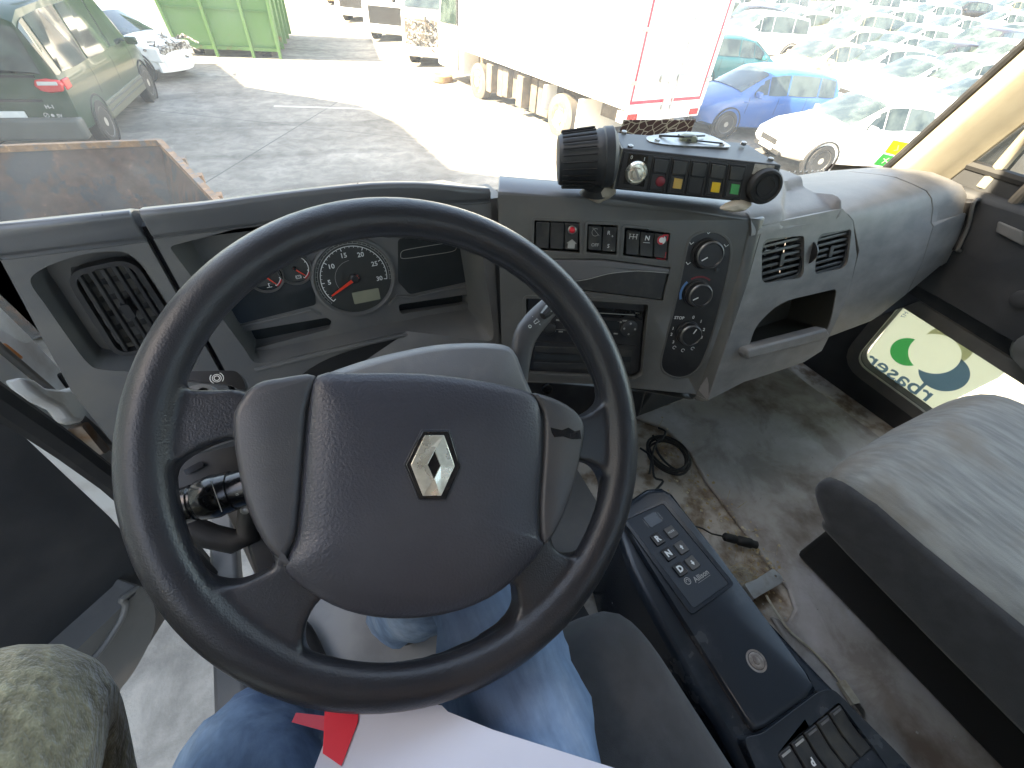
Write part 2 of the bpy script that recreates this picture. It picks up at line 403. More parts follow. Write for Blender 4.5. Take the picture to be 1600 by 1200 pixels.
# bracket bolted to the pillar
br = MB(); q = fw([(12, 592), (35, 597), (52, 609), (85, 612), (118, 603), (148, 622), (124, 642), (112, 664), (96, 660), (80, 640), (55, 628), (30, 612)], .02)
br.prism(FW, q, .012, .035).build('door_check_bracket', M['white_sheet'], cab, bevel=.006)
hb = MB().prism(FW, rnd(fw([(118, 668), (128, 660), (165, 704), (155, 712)], .012), .006), .0, .02); hb.build('hinge', mat('rusty_hinge', (.33, .27, .22), .6, col2=(.3, .16, .08), ns=30), cab, bevel=.003)
MB().prism(FW, rnd(fw([(88, 585), (104, 578), (122, 600), (108, 612)], .001), .01), -.002, .004).build('pillar_hole', M['black_matt'], cab)
MB().prism(FW, fw([(-4, 538), (4, 536), (34, 560), (26, 566)], .002), -.002, .006).build('side_marker', mat('orange_lens', (.6, .2, .05), .4), cab, bevel=.003)
# door sill and step below the open door
MB().box((-.37, .1, -1.15), (.06, 1.6, .05)).build('door_sill', M['trim_grey'], cab, bevel=.01)

# ------------------------------------------------------------------ windshield
def wsy(x, z):      # curved windshield: y at (x, z)
    c = (x - .575) / 1.0; base = .99 - .30 * abs(c) ** 3.2
    return base - .5 * (z + .35)
ws = MB(); N = 28; K = 10
for layer in (0,):
    rs = []
    for k in range(K + 1):
        z = -.47 + 1.14 * k / K
        rs.append([Vector((XL + .0 + (XR - .06 - XL) * i / N, wsy(XL + (XR - .06 - XL) * i / N, z) - .0, z)) for i in range(N + 1)])
    ws.rings(rs, False, False, closed=False)
shield = ws.build('windshield', M['shield_glass'], cab, smooth=80)
# stickers on the glass
def on_glass(px_, py_):
    r = ray(px_, py_); a = .3
    for _ in range(60):
        p = r * a; a += (wsy(p.x, p.z) - p.y) / r.y * .6
    return r * a * .985
def decal(name, quad, m, label, cat, extra=None):
    q = [on_glass(*p) for p in quad]; c = sum(q, Vector()) / 4; n_ = (q[1] - q[0]).cross(q[3] - q[0]).normalized()
    if n_.y > 0: n_ = -n_
    fr = Fr(c, q[1] - q[0], n_); f = lambda p: ((p - c).dot(fr.u), (p - c).dot(fr.v))
    o = MB().prism(fr, [f(p) for p in q], -.0006, .0006).build(name, m); tag(o, label, cat)
    if extra: extra(fr, [f(p) for p in q], o)
def ex_y(fr, q, o): MB().text(fr, 0, 0, 'L', .022, .001, ang=.5, mirror=True).build('print', M['mark_dim'], o)
decal('inspection_sticker', [(1396, 219), (1422, 224), (1404, 244), (1382, 238)], M['yellow'], 'yellow square sticker on the windshield above the green one', 'sticker', ex_y)
def ex_g(fr, q, o): MB().text(fr, 0, 0, 'X', .022, .001, ang=.4, mirror=True).build('print', M['mark'], o)
decal('inspection_sticker', [(1380, 240), (1404, 246), (1386, 261), (1364, 257)], M['green'], 'green square sticker on the windshield under the yellow one', 'sticker', ex_g)
def cracked():
    m, t, p = nodes('cracked_brown_film'); v = t.nodes.new('ShaderNodeTexVoronoi'); v.feature = 'DISTANCE_TO_EDGE'; v.inputs['Scale'].default_value = 48
    tc = t.nodes.new('ShaderNodeTexCoord'); t.links.new(tc.outputs['Object'], v.inputs['Vector'])
    r = ramp(t, v.outputs[0], [(.0, (.7, .62, .5)), (.05, (.5, .42, .3)), (.08, (.09, .035, .03))]); t.links.new(r.outputs[0], p.inputs['Base Color']); return m
decal('cracked_film', [(974, 187), (1086, 187), (1078, 212), (966, 212)], cracked(), 'dark brown cracked film strip low on the windshield behind the switch box', 'film')
def ex_n(fr, q, o): pass
bb = MB()
for k in range(9):
    x_ = 1224 + k * 9; p = on_glass(x_, 270 - .05 * (x_ - 1212)); bb.box(p, (.007, .001, .003 + .001 * (k % 3)))
bb.build('vin_strip_print', M['mark'], shield)
rs = [[on_glass(1205, 276) + Vector((0, 0, -.010)), on_glass(1205, 266)], [on_glass(1375, 268) + Vector((0, 0, -.010)), on_glass(1375, 258)]]
# ------------------------------------------------------------------ right door, with a low glazed panel
door = thing('passenger_door', 'closed dark grey passenger door with a low glazed panel bearing a mirrored yellow sign', 'truck door', (XR, .0, -1.2))
FD = Fr((XR, .3, -.6), (0, -1, 0), (-1, 0, 0))      # u runs back, v up, faces into the cab
def fd(pts, w=0): return FD.pl(pts, w)
win = rnd(fd([(1409, 476), (1336, 562), (1444, 640), (1700, 870), (1760, 700)]), [.02, .05, .02, .05, .05], 5)
uwin = [(-.24, .32), (-.05, .98), (.72, .98), (.72, .32)]
panel = [(-.30, -.62), (-.30, .24), (-.06, 1.12), (.85, 1.12), (.85, -.62)]
MB().prism(FD, panel, -.04, 0, holes=[win[::-1], rnd(uwin, .04)]).build('door_panel', M['trim_dark'], door, bevel=.006)
# raised frame round the low window
fr_o = rnd(fd([(1408, 452), (1303, 562), (1440, 668), (1700, 905), (1790, 660)], .0), .05, 5)
MB().prism(FD, inset(win, -.035), 0, .012, holes=[win[::-1]]).build('window_frame', M['trim_grey'], door, bevel=.006, seg=3)
MB().prism(FD, inset(win, -.002), -.03, -.024).build('lower_glass', M['glass'], door)
MB().prism(FD, rnd(uwin, .04), -.03, -.025).build('upper_glass', M['glass'], door)
MB().tube([FD.P(a, b, -.005) for a, b in rnd(uwin, .04)], .012, 8, closed=True).build('glass_seal', M['rubber'], door)
# armrest mouldings and ledge under the upper window
MB().prism(FD, [(-.22, .05), (.8, -.02), (.8, .26), (.1, .29), (-.20, .28)], 0, .05).build('door_ledge', M['trim_dark'], door, bevel=.025, seg=3)
MB().pillow(FD, rnd([(.20, .02), (.62, .0), (.62, .12), (.26, .14)], .03), [(0, .05), (0, .065), (.02, .08)]).build('armrest', M['trim_grey'], door)
MB().lathe(FD.P(.10, .12, .05), FD.n, [(.020, 0), (.020, .008), (.014, .010), (.006, .010)], 20).build('door_speaker', M['trim_dark'], door)
MB().tube([hx(1535, 292, XR + .01), hx(1570, 252, XR + .01), hx(1605, 212, XR + .01), hx(1700, 110, XR + .01)], .014, 8).build('window_channel', M['beige'], door)
MB().prism(FD, fd([(1560, 345), (1600, 362), (1600, 385), (1556, 362)], .055), .05, .06).build('door_switch_panel', M['trim_grey'], door, bevel=.004)
# the sign on the outside of the lower glass: seen reversed from inside
def film(name, c):       # thin printed film: light from outside shines through it
    m = mat(name, c, .5, ns=3); t = m.node_tree; p = t.nodes['Principled BSDF']; out = t.nodes['Material Output']
    tl = t.nodes.new('ShaderNodeBsdfTranslucent'); tl.inputs[0].default_value = (*c, 1); mx = t.nodes.new('ShaderNodeMixShader'); mx.inputs[0].default_value = .7
    t.links.new(p.outputs[0], mx.inputs[1]); t.links.new(tl.outputs[0], mx.inputs[2]); t.links.new(mx.outputs[0], out.inputs[0]); return m
M['sign_cream'] = film('sign_cream', (.84, .815, .69)); M['sign_green'] = film('sign_green', (.05, .50, .18)); M['sign_slate'] = film('sign_slate', (.12, .22, .36)); M['sign_ghost'] = film('sign_grey_yellow', (.55, .55, .38))
sg = MB().prism(FD, fd([(1413, 476), (1388, 508), (1338, 577), (1440, 650), (1560, 590), (1583, 570)], -.034), -.0355, -.0345).build('window_sign', M['sign_cream'], door)
FS = FD.off(-.0325)
def fs(x, y): return FS.px(x, y)
def sdisc(px_, py_, r, m, w, name): MB().disc(FS, fs(px_, py_), r, w, 40).build(name, M[m], sg)
cC, rC = Vector(fs(1459, 553)), .060
def crescent(px_, py_, rA, m, w):      # a ring segment: disc A with disc C taken out
    cA = Vector(fs(px_, py_)); d = cC - cA; D = d.length; base_a = math.atan2(d.y, d.x); cosA = (D * D + rA * rA - rC * rC) / (2 * D * rA); aA = math.acos(max(-1, min(1, cosA)))
    p0 = cA + Vector((math.cos(base_a + aA), math.sin(base_a + aA))) * rA; p1 = cA + Vector((math.cos(base_a - aA), math.sin(base_a - aA))) * rA
    q = [tuple(cA + Vector((math.cos(base_a + aA + (2 * PI - 2 * aA) * i / 30), math.sin(base_a + aA + (2 * PI - 2 * aA) * i / 30))) * rA) for i in range(31)]
    b0 = math.atan2(p1.y - cC.y, p1.x - cC.x); b1 = math.atan2(p0.y - cC.y, p0.x - cC.x); db_ = (b1 - b0 + PI) % (2 * PI) - PI
    q += [tuple(cC + Vector((math.cos(b0 + db_ * i / 14), math.sin(b0 + db_ * i / 14))) * rC) for i in range(1, 14)]
    MB().poly(FS, q, w).build('logo_crescent', M[m], sg)
crescent(1480, 540, .056, 'sign_ghost', 0); crescent(1418, 550, .044, 'sign_green', .0003); crescent(1474, 582, .057, 'sign_slate', .0006)
a0 = Vector(fs(1358, 562)); a1 = Vector(fs(1452, 622)); dd_ = (a1 - a0); ang = math.atan2(dd_.y, dd_.x)
MB().text(FS, *((a0 + a1) / 2 + Vector((0, .006))), 'rbaser', .066, .0012, ang=ang, mirror=True, bold=.001, sx=dd_.length / .066 / 2.45).build('lettering', M['sign_slate'], sg)
MB().text(FS, *fs(1414, 492), 'M7', .016, .0012, ang=ang + PI / 2, mirror=True).build('lettering', M['sign_slate'], sg)
# grab bar and mirror beyond the right pillar
MB().tube([hx(1540, 375, XR - .03), hx(1560, 340, XR - .03), hx(1600, 300, XR - .03), hx(1700, 205, XR - .03)], .012, 10).build('grab_bar', mat('brown_rail', (.16, .13, .10), .5), cab)
mir = thing('side_mirror', 'dark rounded side mirror outside the passenger window', 'mirror', (1.95, .45, -.6))
f = Fr((1.95, .50, -.30), (1, .2, 0), (0, -1, 0))
MB().pillow(f, rrect(0, 0, .2, .34, .06), [(.03, -.08), (0, -.04), (0, .0), (.01, .01)]).build('mirror_housing', M['black'], mir)
MB().tube([(XR + .05, .42, -.45), (1.75, .45, -.46), (1.95, .52, -.40)], .012).build('mirror_arm', M['black'], mir)

# ------------------------------------------------------------------ driver's door, standing open
dd = Vector((-.67, -.742, 0)).normalized(); dnn = Vector((.742, -.67, 0)).normalized()
dr = thing('driver_door', 'open dark driver door with a grey pocket along its bottom edge', 'truck door', (-.47, .71, -1.4))
FO = Fr(Vector((-.46, .72, -.6)), -dd, dnn)
d1, d2, d3 = FO.px(262, 965), FO.px(172, 1108), FO.px(318, 908)
d4 = (-1.0, d2[1] + (d2[1] - d1[1]) / (d2[0] - d1[0]) * (-1.0 - d2[0])); print('door', d1, d2, d3, d4)
MB().prism(FO, [(.02, d3[1] + .02), (.02, .05), (-.03, .15), (-1.0, .15), d4, d2, d1, (d3[0], d3[1])], -.05, 0).build('door_panel', M['trim_dark'], dr, bevel=.01, seg=3)
MB().prism(FO, [(.03, d3[1] + .02), (.03, .05), (.021, .05), (.021, d3[1] + .02)], -.05, .006).build('door_edge', M['white_sheet'], dr, bevel=.003)
MB().tube([FO.P(.005, -.85 + .09 * k, .004) for k in range(11)], .007).build('edge_seal', M['rubber'], dr)
# pocket
pk = FO.pl([(188, 950), (207, 928), (218, 915), (232, 930), (240, 962), (232, 1000), (205, 1050), (172, 1092), (60, 1240), (-60, 1400), (-60, 1180)], .05)
MB().prism(FO, spl(pk[1:9], 4, False) + [pk[9], pk[10]], .0, .055).build('door_pocket', M['trim_grey'], dr, bevel=.012, seg=3)
MB().tube([FO.P(*p, .058) for p in spl(FO.pl([(-60, 1195), (40, 1105), (140, 1035), (185, 975), (196, 945), (190, 936), (214, 918)], .058), 4, False)], .006, 8).build('pocket_lip', M['trim_grey'], dr)
# upper part of the door, window frame and glass
MB().tube([FO.P(.0, .15, -.025), FO.P(-.22, .9, -.025), FO.P(-.95, .95, -.025), FO.P(-1.0, .12, -.025)], .022, 8).build('window_frame', M['trim_dark'], dr)
MB().prism(FO, [(-.02, .15), (-.23, .88), (-.94, .93), (-.98, .15)], -.028, -.024).build('window_glass', M['glass'], dr)
# ================================================================== DASHBOARD
dash = thing('dashboard', 'wide grey truck dashboard with gauges, rocker switches, radio slot, heater knobs and air vents', 'dashboard', (.5, .7, -.96))
FL = Fr((0, .672, -.26), (1, 0, 0), (0, -1, 0))          # plane of the face in front of the driver
def fl(pts, w=0): return FL.pl(pts, w)
def warp(p):
    """the face leans towards the driver as it nears the centre panel"""
    t_ = min(1, max(0, (p.x - .20) / .115)); t_ = t_ * t_ * (3 - 2 * t_)
    k = min(1, max(0, (.80 - p.y) / .12))
    return Vector((p.x, p.y - k * t_ * (.012 + max(0, -.27 - p.z) * .26), p.z))
def loft_pad(x0, x1, name, m, n=1, brow=None):
    rs = []
    for i in range(n + 1):
        x = x0 + (x1 - x0) * i / n; b = brow(x) if brow else 0
        prof = [(.6735, -.298), (.6735, -.290), (.669, -.286), (.668, -.270 + b * .5), (.6675, -.259 + b), (.672, -.2535 + b), (.69, -.258 + b), (.76, -.288 + b * .7), (.88, -.335), (1.0, -.395), (1.0, -.44), (.80, -.345), (.70, -.300)]
        rs.append([warp(Vector((x, y, z))) for y, z in prof])
    return MB().rings(rs).build(name, m, dash, smooth=50, bevel=.0025)
brow = lambda x: .004 * max(0, 1 - abs((x - .09) / .17) ** 2) - .018 * max(0, min(1, (x - .12) / .2)) ** 1.5
loft_pad(-.335, -.1640, 'dash_top', M['dash_pad']); loft_pad(-.1560, .3185, 'dash_top', M['dash_pad'], 20, brow)
# left face with its vent recess
rec = spl(fl([(48, 442), (60, 424), (100, 406), (145, 395), (188, 393), (208, 402), (226, 420), (262, 475), (300, 535), (310, 565), (285, 583), (240, 582), (162, 578), (137, 567), (109, 531), (72, 478)]), 4)
xl = FL.px(206, 350)[0]
lp = fl([(3, 395), (0, 405), (60, 517), (112, 612), (176, 692), (215, 742)]); 
outl = [(-.335, -.035)] + [lp[1], lp[2], lp[3], lp[4], lp[5]] + [(-.164, -.43), (-.164, -.035)]
MB().prism(FL, outl, -.035, 0, holes=[rec]).build('dash_panel', M['dash'], dash, bevel=.004, seg=3)
MB().rings([[FL.P(a, b, w_) for a, b in inset(rec, i_)] for i_, w_ in ((0, -.004), (.004, -.02), (.008, -.04))], False, True).build('vent_recess', M['dash'], dash)
def grille(fr, quad, name, nv, nh, ring=.007, vert=True, w=0, bar=.0042, tilt=.3, r=.02, label=None):
    """air vent: rounded frame, front bars and cross blades behind; quad = four (u,v) corners in order"""
    q = [Vector(p) for p in quad]
    def bl(s_, t_): return (q[0] * (1 - s_) + q[1] * s_) * (1 - t_) + (q[3] * (1 - s_) + q[2] * s_) * t_
    outer = rnd([tuple(p) for p in q], r, 6); inn = inset(outer, ring)
    fm = MB().prism(fr, outer, w - .014, w, holes=[inn]).build(name, M['black'], dash, bevel=.0018, label=label)
    MB().prism(fr, outer, w - .045, w - .044).build('vent_back', M['black_matt'], fm)
    b = MB()
    for i in range(nv):
        s_ = (i + 1) / (nv + 1)
        p0, p1 = (bl(s_, .03), bl(s_, .97)) if vert else (bl(.03, s_), bl(.97, s_))
        d = (p1 - p0).normalized(); nn_ = Vector((-d.y, d.x)) * bar / 2
        b.prism(fr, [tuple(p0 + nn_), tuple(p0 - nn_), tuple(p1 - nn_), tuple(p1 + nn_)], w - .012, w - .002)
    b.build('vent_bars', M['black'], fm, bevel=.001)
    c = MB()
    for i in range(nh):
        s_ = (i + .5) / nh
        p0, p1 = (bl(.04, s_), bl(.96, s_)) if vert else (bl(s_, .04), bl(s_, .96))
        d = (p1 - p0).normalized(); nn_ = Vector((-d.y, d.x)) * .001
        for_w = (w - .036, w - .018)
        a_ = [fr.P(*(p0 + nn_), for_w[1]), fr.P(*(p0 - nn_), for_w[1]), fr.P(*(p1 - nn_), for_w[1]), fr.P(*(p1 + nn_), for_w[1])]
        e_ = [fr.P(*(p0 + nn_ * 7), for_w[0]), fr.P(*(p0 + nn_ * 5), for_w[0]), fr.P(*(p1 + nn_ * 5), for_w[0]), fr.P(*(p1 + nn_ * 7), for_w[0])]
        c.rings([a_, e_])
    c.build('vent_blades', M['dash'], fm)
    t_ = bl(.5, .5); MB().prism(fr, rrect(t_.x, t_.y, .011, .022, .003), w - .016, w + .001).build('vent_tab', M['black'], fm, bevel=.001)
    return fm
vq = fl([(96, 427), (207, 402), (293, 535), (182, 562)], -.012)
grille(FL, [vq[0], vq[1], vq[2], vq[3]], 'air_vent', 5, 6, w=-.012, r=.026, bar=.005)
# small print and knob on the lower part of the left panel
MB().line(FL, fl([(268, 580), (276, 574), (284, 580)]), .0012).line(FL, fl([(286, 572), (292, 566), (292, 578)]), .0012).build('panel_print', M['mark_dim'], dash)

# seam between left panel and gauge housing
MB().box((-.16, .70, -.53), (.016, .03, .50)).build('seam_strip', M['seam'], dash)
MB().rings([[warp(FL.P(u_, -.03 - .41 * k / 8, -.006)) for k in range(9)] + [warp(FL.P(u_, -.03 - .41 * k / 8, -.06)) for k in range(8, -1, -1)] for u_ in (.310, .345)]).build('seam_strip', M['dash'], dash)
# gauge housing: face plate with a large opening
op = fl([(264, 385), (330, 368), (390, 352), (520, 336), (640, 334), (738, 344), (742, 400), (747, 480), (745, 499), (620, 520), (397, 571), (384, 548)])
gh = [(-.156, -.032), (-.156, -.43), (.0, -.48), (.20, -.46)] + [(.20 + .1185 * k / 8, -.455 + .01 * k / 8) for k in range(1, 9)] + [(.3185, -.24), (.3185, -.14)] + [(.3185 - .1185 * k / 8, -.034) for k in range(9)]
opr = rnd(op, [.006, 0, .03, .02, .02, .01, .006, .006, .02, .02, .02, .01], 3)
ghm = MB().prism(FL, gh, -.012, 0, holes=[opr]); ghm.v = [warp(p) for p in ghm.v]; ghm.build('gauge_housing', M['dash'], dash, bevel=.003, seg=3)
dep = []
for i_, w_, dz in ((0, -.002, 0), (.006, -.03, 0), (.012, -.062, 0)):
    dep.append([warp(FL.P(a, b, w_)) if w_ > -.05 else FL.P(a, b, w_) for a, b in inset(opr, i_)])
MB().rings(dep, False, False).build('housing_wall', M['dash'], dash)
# instrument board
FC = Fr((.08, .722, -.40), (1, 0, 0), (0, -math.cos(R(10)), math.sin(R(10))))
def fc(pts, w=0): return FC.pl(pts, w)
sp = Vector(FC.px(554, 434)); RS = .0655
lens_l = fc([(352, 470), (405, 448), (487, 436), (492, 456), (494, 476), (375, 506), (366, 494)], .001)
lens_r = fc([(622, 374), (724, 352), (731, 440), (640, 460), (622, 440)], .001)
slot_l = rnd(fc([(372, 520), (512, 496), (520, 504), (516, 514), (385, 548)]), .006)
slot_r = rnd(fc([(622, 476), (730, 460), (733, 474), (626, 491)]), .007)
board = MB().prism(FC, [(-.26, -.19), (.245, -.19), (.245, .10), (-.26, .10)], -.01, 0, holes=[slot_l, slot_r]).build('instrument_board', M['dash'], dash)
MB().prism(FC, [(-.3, -.15), (.28, -.15), (.28, .0), (-.3, .0)], -.03, -.026).build('slot_back', M['glass_dark'], board)
MB().prism(FC, rnd(lens_l, .006), -.002, .0015).build('warning_lamp_lens', M['glass_dark'], board, bevel=.001)
MB().prism(FC, rnd(lens_r, .006), -.002, .0015).build('display_lens', M['glass_dark'], board, bevel=.001)
# raised fascia lips
for q_ in ([(360, 512), (420, 500), (486, 484), (500, 492)], [(606, 476), (620, 462), (640, 464), (734, 445)]): MB().tube([FC.P(*p, .001) for p in fc(q_)], .003, 8).build('fascia_lip', M['dash'], board)
pill = spl(fc([(628, 393), (626, 399), (631, 404), (668, 399), (706, 393), (713, 387), (711, 381), (704, 379), (664, 385), (636, 390)], .002), 3)
MB().line(FC, pill, .0011, .0022, closed=True).build('display_outline', M['mark_dim'], board)
def gauge(c, r, name, ticks, a0, a1, nums, needle, label=None, nsz=.009):
    c = Vector(c)
    g = MB().lathe(FC.P(c.x, c.y, 0), FC.n, [(r * 1.10, 0), (r * 1.10, .006), (r * 1.05, .0075), (r * 1.0, .004), (r * .99, .001)], 48, cap=False).build(name, M['dash'], dash, label=label)
    MB().disc(FC, c, r * 1.0, .0012, 48).build('dial_face', M['dial'], g)
    mk = MB()
    for k in range(ticks + 1):
        a = a0 + (a1 - a0) * k / ticks; big = (k % max(1, ticks // max(1, len(nums) - 1)) == 0) if nums else k % 2 == 0
        rr = r * (.78 if big else .82); mk.line(FC, [(c.x + rr * math.cos(a), c.y + rr * math.sin(a)), (c.x + r * .87 * math.cos(a), c.y + r * .87 * math.sin(a))], .0013 if big else .0007, .0018)
    mk.arc(FC, c, r * .865, a0, a1, .0012, .0018, 40)
    for k, s_ in enumerate(nums):
        if s_ == '': continue
        a = a0 + (a1 - a0) * k / (len(nums) - 1); mk.text(FC, c.x + r * .66 * math.cos(a), c.y + r * .66 * math.sin(a), s_, nsz, .0018, bold=.0002)
    mk.build('dial_marks', M['mark'], g)
    MB().lathe(FC.P(c.x, c.y, .001), FC.n, [(r * .13, 0), (r * .13, .004), (r * .09, .006)], 20).build('needle_hub', M['black'], g)
    e = Vector((math.cos(needle), math.sin(needle))); pn = Vector((-e.y, e.x))
    MB().prism(FC, [tuple(c - e * r * .1 + pn * r * .05), tuple(c - e * r * .1 - pn * r * .05), tuple(c + e * r * .78 - pn * r * .018), tuple(c + e * r * .78 + pn * r * .018)], .005, .0065).build('needle', M['needle'], g)
    return g
g = gauge(sp, RS, 'rev_counter', 30, R(218), R(-12), ['', '5', '10', '15', '20', '25', '30'], R(207), 'round rev counter with red needle', .0115)
mb = MB(); mb.arc(FC, sp, RS * .93, R(218), R(-12), .0007, .0018, 48); mb.arc(FC, sp, RS * .985, R(218), R(-12), .0007, .0018, 48)
for k in range(33):
    a = R(218) + (R(-12) - R(218)) * k / 32; mb.line(FC, [tuple(sp + Vector((math.cos(a), math.sin(a))) * RS * .93), tuple(sp + Vector((math.cos(a), math.sin(a))) * RS * .985)], .0006, .0018)
mb.text(FC, sp.x - .034, sp.y - .018, 'x100', .0045, .0018); mb.build('outer_scale', M['mark_dim'], g)
MB().arc(FC, sp, RS * .50, R(95), R(205), .0006, .0018, 24).build('inner_ring', M['mark_dim'], g)
MB().prism(FC, rrect(sp.x + .013, sp.y - .037, .048, .022, .002, ang=0), .001, .003).build('trip_display', M['lcd'], g)
ga = Vector(FC.px(415, 431)); gb = Vector(FC.px(460, 419))
for c, nd, ico in ((ga, R(-52), 't'), (gb, R(-45), 'p')):
    g = gauge(c, .0245, 'small_gauge', 10, R(150), R(-60), [], nd, 'small temperature gauge' if ico == 't' else 'small brake pressure gauge')
    mb = MB(); 
    if ico == 'p': mb.arc(FC, (c.x + .002, c.y - .015), .0028, 0, 2 * PI, .0006, .0018, 16).arc(FC, (c.x + .002, c.y - .015), .0042, R(-50), R(50), .0006, .0018, 8).arc(FC, (c.x + .002, c.y - .015), .0042, R(130), R(230), .0006, .0018, 8).text(FC, c.x + .002, c.y - .015, '!', .005, .0018); MB().text(FC, c.x + .001, c.y + .014, '8', .004, .0018).build('gauge_number', M['mark'], g)
    else: mb.line(FC, [(c.x, c.y - .012), (c.x, c.y - .018)], .001, .0018).line(FC, [(c.x - .004, c.y - .019), (c.x + .004, c.y - .019)], .0007, .0018).line(FC, [(c.x, c.y - .013), (c.x + .0025, c.y - .013)], .0006, .0018)
    mb.build('gauge_symbol', M['mark'], g)
    MB().arc(FC, c, .0225, R(-60), R(-25), .002, .0019, 8).build('red_zone', M['red_print'], g)
# lower ledge and column cut-out shadow under the gauges
lp_ = fl([(140 + 250, 590), (745, 515), (760, 520), (770, 620), (400, 660)], .0)
MB().tube([FL.P(*p, .002) for p in fl([(398, 577), (500, 552), (620, 525), (740, 503)])], .004, 8).build('housing_ledge', M['dash'], dash)
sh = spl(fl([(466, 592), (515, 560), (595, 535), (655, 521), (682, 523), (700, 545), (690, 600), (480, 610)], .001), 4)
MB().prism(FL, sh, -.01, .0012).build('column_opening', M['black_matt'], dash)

# ---- centre panel, turned towards the driver
yw, ln = R(27), R(18)
FP = Fr((.32, .64, -.26), (math.cos(yw), -math.sin(yw), 0), Vector((-math.sin(yw), -math.cos(yw), 0)) * math.cos(ln) + Vector((0, 0, math.sin(ln))))
def fp(pts, w=0): return FP.pl(pts, w)
po = fp([(778, 304), (960, 312), (1172, 345), (1150, 440), (1086, 626), (1010, 612), (925, 600), (785, 596)])
h1 = rnd(fp([(835, 344), (905, 347), (906, 395), (834, 390)]), .002); h2 = rnd(fp([(918, 350), (965, 352), (963, 398), (916, 394)]), .002); h3 = rnd(fp([(976, 355), (1047, 364), (1043, 407), (973, 399)]), .002)
h4 = rnd(fp([(822, 466), (905, 468), (1013, 476), (1003, 586), (990, 592), (822, 582)]), .004)
h5 = fp([(826, 404), (940, 404), (1048, 418), (1036, 470), (940, 458), (826, 446)])
MB().prism(FP, rnd(po, [.006, .0, .012, .01, .015, .01, .0, .01], 3), -.03, 0, holes=[h1, h2, h3, h4, h5]).build('centre_panel', M['console_panel'], dash, bevel=.0035, seg=3)
MB().prism(FP, inset(po, .012), -.05, -.0305).build('panel_back', M['black_matt'], dash)
# rolled top edge of the centre panel
rs = []; u0_, v0_ = po[0]; u1_, v1_ = po[2]
for i in range(17):
    t_ = i / 16; u_ = u0_ + (u1_ + .003 - u0_) * t_; v_ = v0_ + (v1_ - v0_) * t_ + .006 * math.sin(PI * t_) * .5
    e0 = FP.P(u_, v_ - .004, -.002); e1 = FP.P(u_, v_ + .004, -.0015); e2 = FP.P(u_, v_ + .012, -.010); 
    bk = Vector((math.sin(yw * (1 - .3 * t_)), math.cos(yw * (1 - .3 * t_)), 0)); e3 = e2 + bk * .03 + Vector((0, 0, .006)); e4 = e2 + bk * .10 + Vector((0, 0, -.020)); e5 = e2 + bk * .26 + Vector((0, 0, -.10)); e6 = e5 + Vector((0, 0, -.05)); e7 = e0 + bk * .03 + Vector((0, 0, -.04))
    rs.append([e0, e1, e2, e3, e4, e5, e6, e7])
MB().rings(rs).build('panel_top', M['dash_pad'], dash, smooth=60, bevel=.002)
# raised rims round the switch groups
for h in (h1, h2, h3): MB().prism(FP, inset(h, -.005), -.001, .0015, holes=[h[::-1]]).build('switch_surround', M['console_panel'], dash, bevel=.0008)
MB().prism(FP, inset(h4, -.006), -.001, .002, holes=[h4[::-1]]).build('radio_surround', M['console_panel'], dash, bevel=.001)
# rocker switches
def rocker(quad, icon=None, label=None, m='switch'):
    q = fp(quad, 0); q = inset(q, .0009)
    c = sum((Vector(p) for p in q), Vector((0, 0))) / 4
    ml = [(Vector(q[0]) + Vector(q[3])) / 2, (Vector(q[1]) + Vector(q[2])) / 2]
    top = [q[0], q[1], tuple(ml[1]), tuple(ml[0])]; bot = [tuple(ml[0]), tuple(ml[1]), q[2], q[3]]
    mb = MB()
    vs = [FP.P(*q[0], .003), FP.P(*q[1], .003), FP.P(*ml[1], -.001), FP.P(*ml[0], -.001), FP.P(*q[2], -.0005), FP.P(*q[3], -.0005)]
    vb = [FP.P(*q[0], -.012), FP.P(*q[1], -.012), FP.P(*q[2], -.012), FP.P(*q[3], -.012)]
    mb.add(vs + vb, [[0, 1, 2, 3], [3, 2, 4, 5], [0, 6, 7, 1], [5, 4, 8, 9], [0, 3, 5, 9, 6], [1, 7, 8, 4, 2], [6, 9, 8, 7]])
    o = mb.build('rocker_switch', M[m], dash, bevel=.0012, seg=2, label=label)
    if icon: icon(Vector(c), Vector(q[0]).lerp(Vector(q[1]), .5).lerp(c, .48), Vector(q[3]).lerp(Vector(q[2]), .5).lerp(c, .45), o)
    return o
def quads(x0, y0, x1, y1, yb0, yb1, n):
    return [[(x0 + (x1 - x0) * k / n, y0 + (y1 - y0) * k / n), (x0 + (x1 - x0) * (k + 1) / n, y0 + (y1 - y0) * (k + 1) / n), (x0 - 1 + (x1 - x0) * (k + 1) / n, yb0 + (yb1 - yb0) * (k + 1) / n), (x0 - 1 + (x1 - x0) * k / n, yb0 + (yb1 - yb0) * k / n)] for k in range(n)]
q = quads(837, 346, 905, 348, 388, 392, 3)
rocker(q[0], label='blank black rocker switch'); rocker(q[1], label='blank black rocker switch')
def ic_red(c, t_, b_, o):
    MB().lathe(FP.P(*t_, .0), FP.n, [(.0072, 0), (.0072, .004), (.0055, .005), (.0055, .004)], 20).build('switch_collar', M['steel'], o)
    MB().lathe(FP.P(*t_, .003), FP.n, [(.0052, 0), (.0048, .004), (.002, .0055)], 16).build('red_lens', M['red'], o)
    MB().prism(FP, [(b_.x - .006, b_.y - .007), (b_.x + .006, b_.y - .007), (b_.x + .006, b_.y + .001), (b_.x + .009, b_.y + .001), (b_.x, b_.y + .008), (b_.x - .009, b_.y + .001), (b_.x - .006, b_.y + .001)], .0006, .0012).build('house_print', M['mark_dim'], o)
rocker(q[2], ic_red, 'black rocker switch with a red lamp')
q = quads(919, 352, 964, 354, 391, 395, 2)
